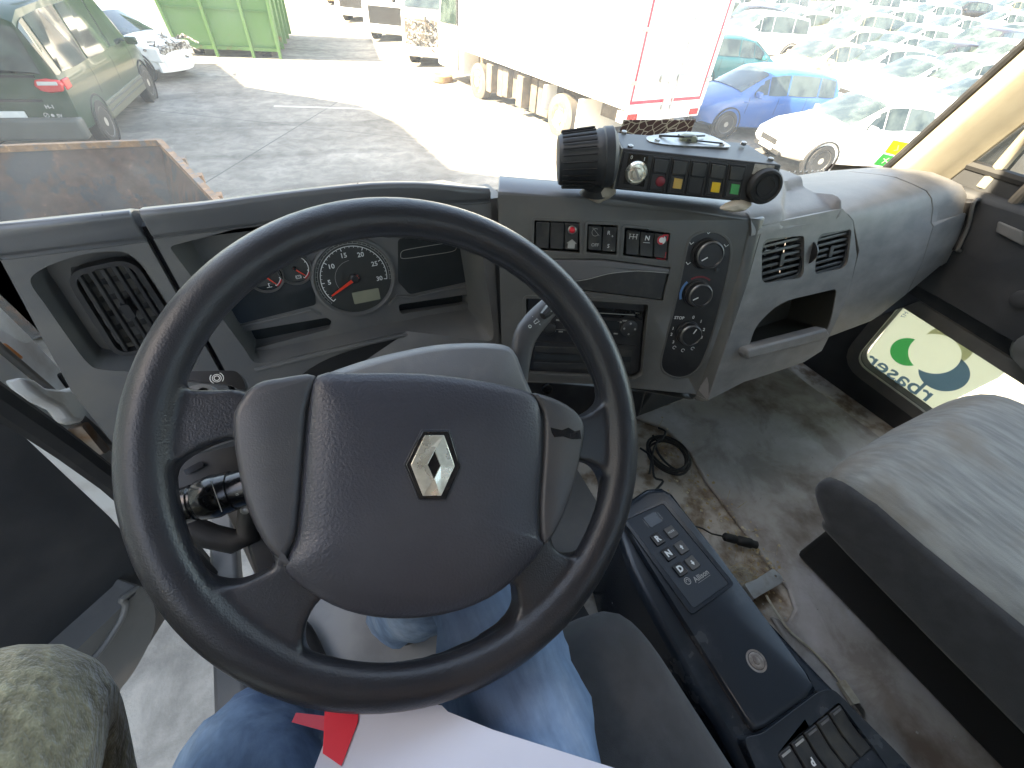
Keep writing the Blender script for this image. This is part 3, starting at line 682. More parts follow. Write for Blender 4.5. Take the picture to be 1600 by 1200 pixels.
def ic_off(c, t_, b_, o): MB().text(FP, b_.x, b_.y, 'OFF', .0075, .0012, bold=.0002).arc(FP, tuple(t_), .006, R(60), R(330), .0009, .0028).line(FP, [(t_.x - .006, t_.y + .007), (t_.x + .007, t_.y - .005)], .0008, .0028).build('switch_print', M['mark_dim'], o)
def ic_rs(c, t_, b_, o): MB().text(FP, t_.x - .002, t_.y, 'R', .009, .0028).text(FP, t_.x + .005, t_.y - .005, '+', .007, .0028).text(FP, b_.x - .002, b_.y, 'S', .009, .0012).text(FP, b_.x + .005, b_.y - .006, '-', .008, .0012).build('switch_print', M['mark'], o)
rocker(q[0], ic_off, 'rocker switch marked OFF'); rocker(q[1], ic_rs, 'rocker switch marked R+ and S-')
q = quads(978, 358, 1044, 366, 398, 405, 3)
def ic_ax(c, t_, b_, o):
    mb = MB()
    for k in (-1, 0, 1): mb.line(FP, [(t_.x + k * .006, t_.y - .004), (t_.x + k * .006, t_.y + .004)], .0009, .0028).line(FP, [(t_.x + k * .006 - .0018, t_.y + .004), (t_.x + k * .006 + .0018, t_.y + .004)], .0007, .0028)
    mb.line(FP, [(t_.x - .006, t_.y), (t_.x + .006, t_.y)], .0008, .0028).build('switch_print', M['mark'], o)
def ic_n(c, t_, b_, o): MB().text(FP, t_.x, t_.y, 'N', .011, .0028, bold=.0003).line(FP, [(t_.x - .006, t_.y - .007), (t_.x + .006, t_.y - .007)], .0009, .0028).build('switch_print', M['mark'], o)
def ic_r(c, t_, b_, o):
    MB().disc(FP, tuple(t_), .0075, .0029).build('white_lamp', M['mark'], o); MB().arc(FP, tuple(t_), .006, R(60), R(300), .003, .0033, 12).line(FP, [(t_.x + .001, t_.y + .008), (t_.x + .0095, t_.y + .009), (t_.x + .0095, t_.y - .001)], .002, .0031).line(FP, [(b_.x - .006, b_.y - .010), (b_.x + .009, b_.y - .0105), (b_.x + .009, b_.y + .002)], .0012, .0014).build('red_wear', M['red'], o)
rocker(q[0], ic_ax, 'rocker switch marked with an axle symbol'); rocker(q[1], ic_n, 'rocker switch marked N'); rocker(q[2], ic_r, 'rocker switch with worn red edges and a white and red lamp')
# flap drawer with its wavy front
wv = [p for p in fp([(826, 438), (880, 440), (915, 437), (950, 428), (985, 424), (1010, 424), (1046, 427)], .004)]
MB().prism(FP, inset(h5, .0015), -.02, -.002).build('storage_flap', M['switch'], dash, bevel=.002)
up_ = [tuple(p) for p in fp([(828, 406), (940, 406), (1047, 420)], .003)]
MB().prism(FP, up_ + [tuple(p) for p in wv[::-1]], -.004, .0035).build('flap_grip', M['dash_pad'], dash, bevel=.0018, seg=3)
MB().line(FP, spl(wv, 4, False), .0012, .0041).build('flap_edge', M['mark_dim'], dash)
# radio
rad = MB().prism(FP, inset(h4, .0035), -.03, -.012).build('radio', M['black'], dash, bevel=.002)
def rp(pts, w=-.0115): return FP.pl(pts, w)
MB().prism(FP, rp([(900, 478), (1005, 486), (1003, 500), (900, 492)]), -.012, -.0105).build('radio_slot', M['black_gloss'], rad, bevel=.0005)
MB().line(FP, rp([(905, 487), (992, 492)]), .0012, -.0102).line(FP, rp([(832, 512), (920, 518)]), .0009, -.0108).build('slot_edge', M['mark_dim'], rad)
MB().prism(FP, rp([(930, 500), (968, 502), (966, 516), (928, 514)]), -.012, -.0095).build('radio_display', M['glass_dark'], rad)
c = rp([(983, 513)])[0]
MB().lathe(FP.P(*c, -.012), FP.n, [(.0165, 0), (.0165, .003), (.0145, .004), (.005, .0038)], 28).build('radio_pad', M['switch'], rad)
for k in range(4): MB().disc(FP, (c[0] + .0105 * math.cos(k * PI / 2), c[1] + .0105 * math.sin(k * PI / 2)), .0020, -.0078, 10).build('pad_dot', M['mark_dim'], rad)
for a, b in ((968, 503), (976, 501), (962, 521), (900, 520), (890, 519), (876, 518), (865, 517), (996, 489), (905, 500), (872, 500)):
    q_ = rp([(a, b)])[0]; MB().fbox(FP, q_[0] - .004, q_[0] + .004, q_[1] - .0014, q_[1] + .0014, -.0112, -.0105).build('radio_button', M['mark_dim'], rad)
c = rp([(858, 512)])[0]; MB().lathe(FP.P(*c, -.012), FP.n, [(.013, 0), (.012, .010), (.009, .011)], 14).build('radio_knob', M['black'], rad, bevel=.001)
for k in range(9):
    a, b = rp([(843 + k * 0, 500)])[0]
# double slot unit below the radio
s2 = MB().prism(FP, rnd(rp([(830, 533), (995, 539), (990, 584), (828, 578)]), .003), -.012, -.008).build('tachograph', M['black'], dash, bevel=.0012)
for a in ([(836, 541), (988, 546), (987, 556), (835, 550)], [(834, 566), (984, 570), (983, 579), (833, 575)]): MB().prism(FP, FP.pl(a, -.008), -.0085, -.0072).build('slot_cover', M['switch'], s2, bevel=.0005)
MB().prism(FP, FP.pl([(836, 553), (986, 558), (985, 566), (835, 562)], -.008), -.0085, -.0074).build('slot_mouth', M['glass_dark'], s2)
# heater panel: rounded strip with three knobs
hc = spl(FP.pl([(1076, 383), (1086, 369), (1108, 363), (1130, 370), (1140, 388), (1136, 425), (1124, 475), (1112, 520), (1098, 560), (1085, 580), (1062, 589), (1041, 582), (1034, 566), (1042, 530), (1055, 480), (1066, 430)]), 4)
MB().prism(FP, inset(hc, -.004), -.001, .0012, holes=[hc[::-1]]).build('heater_surround', M['console_panel'], dash, bevel=.0006)
MB().prism(FP, hc, -.01, .0004).build('heater_panel', M['black'], dash)
def knob(x, y, pa, label, rr=.0225):
    c = Vector(FP.px(x, y, .012)); base = FP.P(c.x, c.y, .0006)
    k = MB().lathe(base, FP.n, [(rr * 1.12, 0), (rr * 1.12, .003), (rr, .004), (rr * .98, .016), (rr * .86, .020), (rr * .80, .0185), (rr * .2, .0185)], 40).build('heater_knob', M['black'], dash, label=label)
    fr = Fr(base + FP.n * .019, FP.u, FP.n); e = Vector((math.cos(pa), math.sin(pa)))
    MB().line(fr, [tuple(e * rr * .25), tuple(e * rr * .72)], .0022, .0002).build('knob_pointer', M['mark'], k)
    MB().lathe(base, FP.n, [(rr * .99, .0165), (rr * .93, .0188), (rr * .9, .0192), (rr * .87, .0192)], 40, cap=False).build('knob_ring', mat('knob_ring', (.16, .16, .155), .3, metal=.6), k)
    return c
k1 = knob(1108, 398, R(215), 'upper heater knob for air direction', .0235); k2 = knob(1093, 461, R(212), 'middle heater knob for temperature', .0215); k3 = knob(1078, 523, R(66), 'lower heater knob for the fan', .0205)
for a in (100, 155, 25, 215):      # little air-direction figures
    p = Vector((k1.x, k1.y)) + Vector((math.cos(R(a)), math.sin(R(a)))) * .034
    MB().line(FP, [(p.x - .004, p.y + .003), (p.x, p.y - .001), (p.x + .004, p.y + .003)], .0012, .001).build('knob_print', M['mark'], dash)
p = Vector((k3.x, k3.y))
for a, s_ in ((130, 'STOP'), (84, '0'), (50, '1'), (15, '2'), (-15, '3'), (168, '1'), (190, '2'), (222, '3')):
    d_ = .036 if s_ == 'STOP' else .0305; q_ = p + Vector((math.cos(R(a)), math.sin(R(a)))) * d_; MB().text(FP, q_.x, q_.y, s_, .0078, .001, bold=.0002).build('knob_print', M['mark'], dash)
for a in (240, 270, 300): q_ = p + Vector((math.cos(R(a)), math.sin(R(a)))) * .036; MB().arc(FP, tuple(q_), .0030, 0, R(300), .0010, .001, 10).build('knob_print', M['mark'], dash)
MB().arc(FP, tuple(k2), .030, R(140), R(205), .0042, .001, 16).build('cold_arc', M['blue_print'], dash)
MB().arc(FP, tuple(k2), .030, R(55), R(125), .0030, .001, 16).build('warm_arc', M['dkred'], dash)
MB().lathe(FP.P(*FP.px(1120, 422), 0), FP.n, [(.004, 0), (.004, .0025), (.002, .003)], 14).build('blank_plug', M['switch'], dash)
# lower black tray under the centre panel
MB().prism(FP, FP.pl([(820, 595), (1010, 612), (1000, 650), (960, 668), (820, 660)], -.04), -.10, -.04).build('lower_tray', M['black'], dash, bevel=.004)
MB().lathe(FP.P(*FP.px(856, 610, -.03), -.04), FP.n, [(.012, 0), (.012, .006), (.009, .007), (.008, .002)], 20).build('power_socket', M['black_gloss'], dash)

# ---- right-hand fascia
l2 = R(20)
FR_ = Fr((0, .43, -.29), (1, 0, 0), (0, -math.cos(l2), math.sin(l2)))
def frr(pts, w=0): return FR_.pl(pts, w)
# chamfered flank between centre panel and fascia
a = [FP.P(*p, .001) for p in fp([(1173, 342), (1172, 352), (1150, 440), (1120, 530), (1087, 626)])]
b = [FR_.P(*p, 0) for p in frr([(1196, 340), (1192, 352), (1168, 440), (1138, 530), (1106, 626)])]
c_ = [p + Vector((.006, .05, .004)) for p in b]; a_ = [p + Vector((0, .06, .004)) for p in a]
vs = []; rs = [[a[i], a[i].lerp(b[i], .45) + Vector((.0, -.004, 0)), b[i], c_[i], a_[i]] for i in range(5)]
MB().rings(rs).build('panel_flank', M['console_panel'], dash, smooth=50, bevel=.002)
v1 = rnd(frr([(1190, 444), (1191, 374), (1257, 368), (1256, 434)]), [.02, .022, .01, .02], 6); v2 = rnd(frr([(1273, 430), (1278, 366), (1331, 358), (1324, 418)]), [.015, .02, .01, .025], 6)
tray = rnd(frr([(1165, 560), (1180, 510), (1218, 472), (1308, 451), (1301, 492), (1293, 516)]), [.01, .02, .05, .012, .02, .01], 4)
topv = FR_.px(1250, 330)[1]
vtop = -.002
s1 = frr([(1303, 323), (1333, 345), (1339, 400), (1324, 470), (1287, 540)])
fo = [(.728, vtop)] + frr([(1192, 352), (1168, 440), (1138, 530), (1106, 626)]) + frr([(1162, 597), (1200, 585), (1256, 566), (1284, 548)]) + s1[::-1][1:4] + [(s1[0][0] + .03, vtop)]
MB().prism(FR_, fo, -.03, 0, holes=[v1, v2, tray]).build('vent_panel', M['dash_right'], dash, bevel=.004, seg=3)
FQ = FR_
for v_, nm in ((v1, 'left'), (v2, 'right')):
    us = [p[0] for p in v_]; vv = [p[1] for p in v_]
    q4 = [(min(us) + .002, max(vv) - .001), (max(us) - .002, max(vv) - .001), (max(us) - .002, min(vv) + .001), (min(us) + .002, min(vv) + .001)]
    grille(FR_, q4, 'air_vent', 6, 5, ring=.006, vert=False, w=-.004, bar=.0055, r=.018)
MB().lathe(FR_.P(*FR_.px(1268, 395), -.012), FR_.u, [(.004, -.002), (.024, -.0015), (.024, .0015), (.004, .002)], 24).build('vent_wheel', M['black'], dash)
# open tray
us = [p[0] for p in tray]; vv = [p[1] for p in tray]
tr = MB(); tr.rings([[FR_.P(a, b, -.002) for a, b in tray], [FR_.P(a * 1.0, b + .0, -.09) for a, b in inset(tray, .006)]], False, True); tr.build('storage_tray', mat('tray_dark', (.03, .027, .02), .7), dash)
lipq = frr([(1162, 553), (1164, 545), (1288, 513), (1293, 521), (1286, 530), (1165, 561)], .012)
MB().prism(FR_, lipq, -.01, .018).build('tray_lip', M['dash_right'], dash, bevel=.005, seg=3)
# continuation: airbag-like cover and end piece, lofted with a big rounded shoulder
def sect(x, zb, f, lift=0):
    """f: 0 = small shoulder, 1 = large rounded shoulder; closed section in (y,z)"""
    r_ = .022 + .035 * f; P_ = []
    base = FR_
    def on(v, w=0): q_ = FR_.P(x, v, w); return (q_.y, q_.z)
    vb = (zb + .29) / math.cos(l2)
    P_ = [on(vb, -.05), on(vb, -.008), on(vb + .01, 0), on(vb * .66, .006 * f), on(vb * .33, .006 * f), on(-r_ * 1.3, 0), on(-r_ * .75, -.0015), on(-r_ * .35, -.006), on(-.004, -.016)]
    y0, z0 = P_[-1]
    P_ += [(y0 + r_ * .5, z0 + .004), (y0 + r_ * 1.2, z0 + .006), (y0 + .10, z0 + .0), (y0 + .18, z0 - .02), (y0 + .30, z0 - .07), (y0 + .30, z0 - .11), (y0 + .04, z0 - .12)]
    return [Vector((x, y, z)) for y, z in P_]
def dash_part(xs, name, m, zbf, ff, shift=None):
    rs = []
    for x in xs:
        s_ = sect(x, zbf(x), ff(x))
        if shift: s_ = [shift(p, x) for p in s_]
        rs.append(s_)
    return MB().rings(rs).build(name, m, dash, smooth=50, bevel=.0015)
zb = lambda x: -.56 + .0 * x if x < 1.15 else -.56 + (x - 1.15) * .28
def bow(p, x, amp=.10):      # seams bow to the right lower down
    v = (-.29 - p.z); k = amp * math.sin(min(1, v / .42) ** .62 * PI) if v > 0 else 0
    return p + Vector((k, 0, 0))
sh1 = lambda p, x: bow(p, x, .095)
xs = [.930 + .345 * i / 8 for i in range(9)]
dash_part(xs, 'airbag_cover', M['dash_right'], zb, lambda x: min(1, max(0, (x - .93) / .25)), lambda p, x: bow(p, x, .13 - .075 * (x - .93) / .345))
xs = [1.280 + .230 * i / 8 for i in range(9)]
dash_part(xs, 'end_panel', M['dash_right'], zb, lambda x: 1, lambda p, x: bow(p, x, .052 * (1 - (x - 1.280) / .230)) + Vector((0, -.10 * max(0, (x - 1.40) / .11) ** 2 * 0, -.03 * max(0, (x - 1.42) / .09) ** 2)))
# oval grip recess with a raised lip on the end panel
ov = spl([hx(a, b, 1.475) for a, b in [(1522, 315), (1532, 312), (1538, 325), (1532, 355), (1518, 385), (1500, 392), (1502, 380), (1514, 355)]][0:0] or frr([(1521, 317), (1531, 312), (1537, 325), (1530, 358), (1515, 385), (1497, 392), (1501, 380), (1513, 352)], .01), 4)
MB().prism(FR_, ov, -.01, .006).build('grip_recess', M['black'], dash, bevel=.002)
MB().tube([FR_.P(a, b, .010) for a, b in ov], .004, 8, closed=True).build('grip_lip', M['trim_grey'], dash)
# top of the dash between the centre panel and seam, with its shallow tray
def topz(x, y): return -.277 + .008 * math.sin(min(1, (y - .43) / .12) * PI * .5) - .30 * max(0, y - .56) ** 1.4
tp = MB(); NX, NY = 22, 18; xs0 = .725
pts = {}
tq = [hz(1222, 288, -.275), hz(1262, 279, -.275), hz(1325, 316, -.275), hz(1218, 330, -.275)]
def inside(x, y, q, pad=0):
    s_ = 1e9; N_ = len(q)
    for i in range(N_):
        a, b = q[i], q[(i + 1) % N_]; e = Vector((b.x - a.x, b.y - a.y)).normalized(); n_ = Vector((-e.y, e.x)); cx_ = sum(k.x for k in q) / N_; cy_ = sum(k.y for k in q) / N_
        if (Vector((cx_, cy_)) - Vector((a.x, a.y))).dot(n_) < 0: n_ = -n_
        s_ = min(s_, (Vector((x, y)) - Vector((a.x, a.y))).dot(n_))
    return s_
NX, NY = 60, 60
vs = []
for j in range(NY + 1):
    for i in range(NX + 1):
        y = .428 + (.80 - .428) * (j / NY) ** 1.0; x = .70 + (.952 - .70) * i / NX
        y2 = y; z = topz(x, y)
        if j < 4: q_ = [FR_.P(x, -.016, .0012), FR_.P(x, -.010, .0012), FR_.P(x, -.004, .000), Vector((x, .4385, -.2805))][j]; y2, z = q_.y, q_.z
        elif j == 4: y2 = .4475; z = -.2765
        d_ = inside(x, y, tq); z -= .014 * min(1, max(0, d_ / .012))
        vs.append(Vector((x, y2, z)))
fs_ = [[j * (NX + 1) + i, j * (NX + 1) + i + 1, (j + 1) * (NX + 1) + i + 1, (j + 1) * (NX + 1) + i] for j in range(NY) for i in range(NX)]
MB().add(vs, fs_).build('dash_top', M['dash_right'], dash, smooth=40)
# debris in the tray: crumpled cloth and a bag
def crumple(c, d, n, name, m, label, cat, seed):
    rr = random.Random(seed); rs = []
    for k in range(9):
        t_ = k / 8; ring = []
        for i in range(14):
            a = 2 * PI * i / 14; rad_ = math.sin(PI * (t_ * .9 + .05)) * (1 + rr.uniform(-.3, .3))
            ring.append(Vector((c[0] + (t_ - .5) * d[0], c[1] + math.cos(a) * rad_ * d[1] / 2, c[2] + math.sin(a) * rad_ * d[2] / 2)))
        rs.append(ring)
    o = MB().rings(rs).build(name, m, None, smooth=25, sub=1); return tag(o, label, cat)
pq = hit(1205, 540, FR_.P(0, 0, -.045), FR_.n)
crumple(pq, (.07, .045, .04), 1, 'cloth', mat('old_cloth', (.30, .27, .24), .8), 'crumpled beige cloth in the open dash tray', 'cloth', 3)
pq = hit(1250, 530, FR_.P(0, 0, -.05), FR_.n)
crumple(pq, (.07, .04, .035), 1, 'plastic_bag', mat('teal_bag', (.10, .19, .18), .35), 'crumpled teal plastic bag in the open dash tray', 'bag', 5)
# underside of the dash, sloping to the floor
MB().rings([[Vector((x, .35, -.58)), Vector((x, .50, -.68)), Vector((x, .545, -.945)), Vector((x, .60, -.945)), Vector((x, .60, -.59)), Vector((x, .45, -.575))] for x in (.76, 1.50)]).build('kick_panel', M['trim_dark'], dash, bevel=.01)
MB().rings([[Vector((x, .66, -.74)), Vector((x, .74, -.86)), Vector((x, .80, -1.1)), Vector((x, .9, -1.1)), Vector((x, .9, -.6)), Vector((x, .72, -.6))] for x in (-.31, .80)]).build('kick_panel', M['trim_dark'], dash, bevel=.01)
# ================================================================== STEERING WHEEL
WT = R(40); WC = Vector((.064, .248, -.321))
FWH = Fr(WC, (1, 0, 0), (0, -math.sin(WT), math.cos(WT)))
wheel = thing('steering_wheel', 'large black four-spoke steering wheel with a grey hub pad and chrome diamond emblem', 'steering wheel', tuple(WC))
def wp(pts, w=0): return FWH.pl(pts, w)
# rim and spokes grown into one skin
rim = MB(); NR = 96
rs = []
for i in range(NR):
    a = 2 * PI * i / NR
    c = FWH.P(.2133 * math.cos(a), .2133 * math.sin(a)); e = FWH.u * math.cos(a) + FWH.v * math.sin(a)
    rs.append([c + (e * math.cos(b) * .0187 + FWH.n * math.sin(b) * .0168) for b in [2 * PI * k / 16 for k in range(16)]])
rs.append(rs[0]); rim.rings(rs, False, False)
ow = -.012
# the openings between the spokes, traced on the wheel's plane
op_top = spl(wp([(262, 590), (300, 520), (360, 445), (450, 385), (560, 362), (680, 368), (790, 410), (870, 480), (920, 560), (940, 620), (915, 650), (885, 655), (840, 645), (650, 606), (480, 612), (405, 624), (372, 616), (300, 616)], ow), 3)
op_l = spl(wp([(268, 735), (310, 700), (370, 680), (400, 700), (385, 730), (400, 800), (440, 872), (420, 893), (385, 910), (345, 912), (312, 895), (290, 850), (275, 800)], ow), 3)
op_r = spl(wp([(885, 722), (900, 715), (930, 728), (944, 760), (938, 800), (925, 845), (905, 868), (875, 868), (852, 848), (855, 800)], ow), 3)
op_b = spl(wp([(500, 925), (478, 958), (471, 1000), (490, 1034), (560, 1049), (640, 1044), (720, 1020), (775, 988), (804, 955), (806, 925), (792, 900), (700, 880), (560, 880)], ow), 3)
op_top, op_l, op_r, op_b = [inset(h, .0028) for h in (op_top, op_l, op_r, op_b)]
plate = MB().prism(FWH, circ(0, 0, .212, 96), -.024, .004, holes=[h[::-1] for h in (op_top, op_l, op_r, op_b)])
rim.add(plate.v, plate.f)
ro = rim.build('rim_and_spokes', M['rim'], wheel, smooth=60)
rmod = ro.modifiers.new('r', 'REMESH'); rmod.mode = 'VOXEL'; rmod.voxel_size = .0026; rmod.use_smooth_shade = True
smo = ro.modifiers.new('s', 'SMOOTH'); smo.factor = .5; smo.iterations = 14
# hub pad
M['pad'] = mat('hub_pad', (.042, .044, .056), .34, col2=(.060, .062, .073), ns=8, bs=420, bst=.6, bd=.0010)
M['pad_side'] = mat('hub_side', (.062, .063, .070), .36, col2=(.085, .082, .080), ns=9, bs=700, bst=.2)
pc = spl(wp([(497, 588), (560, 584), (660, 585), (760, 598), (822, 614), (840, 640), (842, 700), (836, 790), (838, 835), (845, 850), (815, 890), (760, 932), (690, 957), (610, 963), (540, 950), (485, 922), (447, 888), (455, 862), (468, 830), (476, 740), (484, 640)], .0), 3)
pad = MB().pillow(FWH, pc, [(.004, -.03), (0, -.02), (0, .005), (.0010, .0075), (.0028, .0095), (.010, .0125), (.028, .0155), (.05, .017)]).build('hub_pad', M['pad'], wheel, smooth=50)
sl = spl(wp([(494, 588), (440, 591), (402, 600), (378, 625), (366, 655), (370, 710), (385, 780), (410, 840), (438, 873), (447, 886), (453, 862), (465, 830), (473, 740), (481, 640)], .0), 3)
MB().pillow(FWH, sl, [(.003, -.04), (0, -.02), (.0003, .004), (.0013, .0065), (.003, .0080), (.006, .0092)], flat=True).build('hub_side_panel', M['pad_side'], wheel, smooth=50, label='wide smooth grey side panel of the hub')
sr = spl(wp([(826, 615), (860, 622), (893, 640), (908, 662), (907, 690), (893, 760), (870, 820), (848, 850), (842, 840), (840, 790), (846, 700), (845, 645)], .0), 3)
sp_ = MB().pillow(FWH, sr, [(.003, -.04), (0, -.02), (.0003, .004), (.0013, .0065), (.003, .0080), (.005, .0090)], flat=True).build('hub_side_panel', M['pad_side'], wheel, smooth=50, label='narrow side panel of the hub with a worn black patch')
wear = wp([(860, 668), (878, 672), (888, 668), (898, 674), (906, 672), (908, 686), (892, 686), (880, 682), (866, 683), (862, 676)], .0090)
MB().prism(FWH, wear, .006, .0094).build('worn_patch', M['black_gloss'], sp_)
# emblem
eo = wp([(660, 673), (702, 673), (719, 728), (696, 780), (655, 780), (633, 726)], .018)
em = MB().prism(FWH, eo, .014, .0195, ).build('emblem', M['black_gloss'], wheel, bevel=.001)
MB().prism(FWH, inset(eo, -.0012), .014, .0184, holes=[eo[::-1]]).build('emblem_edge', M['pad'], em, bevel=.0005)
W_ = .0197
dq = lambda l: wp(l, .021)
oT1, oT2, oR, oB1, oB2, oL = dq([(669, 680), (694, 680), (711, 727), (691, 774), (663, 774), (641, 726)]) if 0 else dq([(664, 680), (694, 680), (711, 728), (690, 775), (661, 775), (642, 726)])
iT, iR, iB, iL = dq([(679, 704), (688, 727), (678, 748), (668, 726)])
mb = MB()
def rib(o1, o2, o3, i3, i2, i1):
    pass
def facet(quad, hts):
    n_ = len(quad); c = sum((Vector(q) for q in quad), Vector((0, 0))) / n_
    vs = [FWH.P(*q, W_ + h) for q, h in zip(quad, hts)] + [FWH.P(*q, W_ - .003) for q in quad]
    mb.add(vs, [list(range(n_)), [i + n_ for i in range(n_)][::-1]] + [[i, (i + 1) % n_, (i + 1) % n_ + n_, i + n_] for i in range(n_)])
facet([oT1, oT2, iT, iL, oL], [.001, .001, .003, .003, .001]); facet([oT2, oR, iR, iT], [.001, .0005, .0025, .003])
facet([oR, oB2 if 0 else oB1, oB2, iB, iR], [.001, .0, .0005, .003, .003]); facet([oB2, oL, iL, iB], [.0026, .001, .003, .003])
mb.build('emblem_diamond', M['chrome'], em, smooth=0, bevel=.0004)
# ---- column shroud, stalks
col = thing('steering_column', 'grey steering column shroud with its control stalks behind the wheel', 'steering column', (.10, .35, -.55))
FCO = FWH
cs = spl(FWH.pl([(420, 640), (470, 600), (560, 565), (640, 545), (700, 536), (770, 536), (800, 548), (818, 590), (835, 640), (830, 760), (640, 860), (470, 820)], -.065), 3)
MB().rings([[FWH.P(a, b, w_) for a, b in inset(cs, i_)] for i_, w_ in ((.012, -.045), (.003, -.055), (0, -.07), (.004, -.15), (.02, -.26))]).build('column_shroud', mat('shroud_plastic', (.17, .172, .18), .42, col2=(.24, .235, .225), ns=18, bs=800, bst=.2), col, smooth=50)
MB().tube([FWH.P(.02, -.02, -.22), FWH.P(.02, -.02, -.5)], .045, 16).build('column_tube', M['black_matt'], col)
# wiper stalk on the right, cranked upwards
ws_ = [hit(a, b, FWH.P(0, 0, w_), FWH.n) for a, b, w_ in [(812, 640, -.09), (812, 585, -.085), (815, 540, -.08), (822, 518, -.078), (845, 492, -.075), (868, 470, -.073), (884, 452, -.072)]]
st = MB(); rs = []
for i, p in enumerate(ws_):
    d = (ws_[min(i + 1, 6)] - ws_[max(i - 1, 0)]).normalized(); s_ = d.cross(FWH.n).normalized(); r_ = [.008, .011, .015, .0165, .0145, .013, .010][i]
    rs.append([p + s_ * math.cos(2 * PI * k / 16) * r_ + FWH.n * math.sin(2 * PI * k / 16) * r_ * .62 for k in range(16)])
stk = st.rings(rs).build('wiper_stalk', mat('stalk_plastic', (.07, .07, .075), .38, col2=(.11, .105, .10), ns=16), col, smooth=60, sub=1)
MB().tube([hit(a, b, FWH.P(0, 0, -.061), FWH.n) for a, b in [(848, 494), (858, 484), (866, 477)]], [.005, .007, .006]).build('stalk_thumbwheel', M['black'], stk)
fsk = FWH.off(-.0645); mb = MB()
mb.arc(fsk, fsk.px(828, 510), .0018, 0, 2 * PI, .0007, .0, 10).line(fsk, [fsk.px(834, 503), fsk.px(839, 498), fsk.px(843, 502), fsk.px(836, 506)], .0008, 0, True).text(fsk, *fsk.px(844, 508), '*', .005, 0).text(fsk, *fsk.px(832, 494), '-', .005, 0).build('stalk_print', M['mark'], stk)
MB().prism(FWH.off(-.055), FWH.off(-.055).pl([(858, 480), (866, 478), (869, 485), (861, 487)]), -.004, .0).build('stalk_button', M['mark_dim'], stk)
# light stalk on the left
lst = thing and MB()
p0 = hit(372, 764, FWH.P(0, 0, -.050), FWH.n); p1 = hit(255, 800, FWH.P(0, 0, -.060), FWH.n); ax = (p1 - p0)
L_ = ax.length; ax.normalize()
lst = MB().lathe(p0 - ax * .07, ax, [(.010, 0), (.011, .05), (.0165, .055)] + [(r_, .07 + L_ * f_) for r_, f_ in ((.0165, .05), (.0178, .06), (.0185, .19), (.018, .2), (.0195, .3), (.0178, .50), (.0165, .53), (.0150, .54), (.0150, .57), (.0162, .59), (.0160, .80), (.0135, .84), (.011, .88))], 28).build('light_stalk', M['black_gloss'], col, smooth=40)
fk = Fr(p0 + ax * .0 + FWH.n * .0168, -ax, FWH.n)
MB().text(fk, .008, .003, '0', .006, 0).text(fk, .010, .009, 'D', .006, 0).text(fk, .002, -.004, '=', .005, 0).line(fk, [(-.012, -.014), (-.0135, .014)], .0006, .0).build('stalk_print', M['mark'], lst)
MB().lathe(hit(385, 795, FWH.P(0, 0, -.058), FWH.n), FWH.n, [(.0045, 0), (.0045, .004), (.002, .005)], 10).build('shroud_screw', M['steel'], col)
# hanging wiring sleeve and its dark under-cover on the left of the column
MB().tube([hit(a, b, FWH.P(0, 0, -.11), FWH.n) for a, b in [(250, 800), (290, 822), (330, 838), (365, 846), (388, 838), (392, 800), (395, 760)]], .012, 12).build('wiring_sleeve', M['rubber'], col, smooth=60)
MB().prism(FWH, FWH.pl([(372, 800), (398, 790), (470, 900), (430, 935), (402, 900)], -.12), -.16, -.11).build('lower_cover', M['black'], col, bevel=.01, seg=3)
MB().prism(FWH, FWH.pl([(345, 790), (380, 775), (440, 880), (402, 915)], -.14), -.16, -.145).build('cover_bracket', mat('dusty_bracket', (.14, .13, .12), .6), col, bevel=.004)
# dark box seen through the left opening above the stalk
MB().prism(FWH, FWH.pl([(262, 770), (270, 728), (300, 712), (395, 690), (398, 740), (372, 742), (330, 745), (300, 772)], -.08), -.12, -.08).build('side_cover', M['black'], col, bevel=.005)
MB().prism(FWH, rnd(FWH.pl([(286, 735), (314, 720), (320, 728), (292, 743)], -.076), .002), -.08, -.075).build('clip', M['black_gloss'], col, bevel=.001)
# brake lever with its symbol, on the left behind the wheel
FB = FWH.off(-.065)
lv = MB().prism(FB, rnd(FB.pl([(280, 580), (368, 579), (378, 588), (385, 606), (374, 610), (362, 602), (350, 600), (284, 594)]), .004), -.012, 0).build('retarder_lever', M['black'], col, bevel=.004, seg=3)
mb = MB(); c = FB.px(339, 591, .0); mb.arc(FB, c, .0022, 0, 2 * PI, .0007, .0006, 12).arc(FB, c, .0036, 0, 2 * PI, .0006, .0006, 14).arc(FB, c, .0054, R(-50), R(50), .0007, .0006, 8).arc(FB, c, .0054, R(130), R(230), .0007, .0006, 8).build('lever_symbol', M['mark'], lv)
FB2 = FWH.off(-.09)
MB().prism(FB2, rnd(FB2.pl([(290, 606), (312, 600), (330, 602), (334, 614), (296, 618)]), .003), -.02, 0, holes=[rnd(FB2.pl([(306, 611), (316, 605), (326, 607), (322, 613)]), .002)]).build('lever_base', M['trim_grey'], col, bevel=.002)

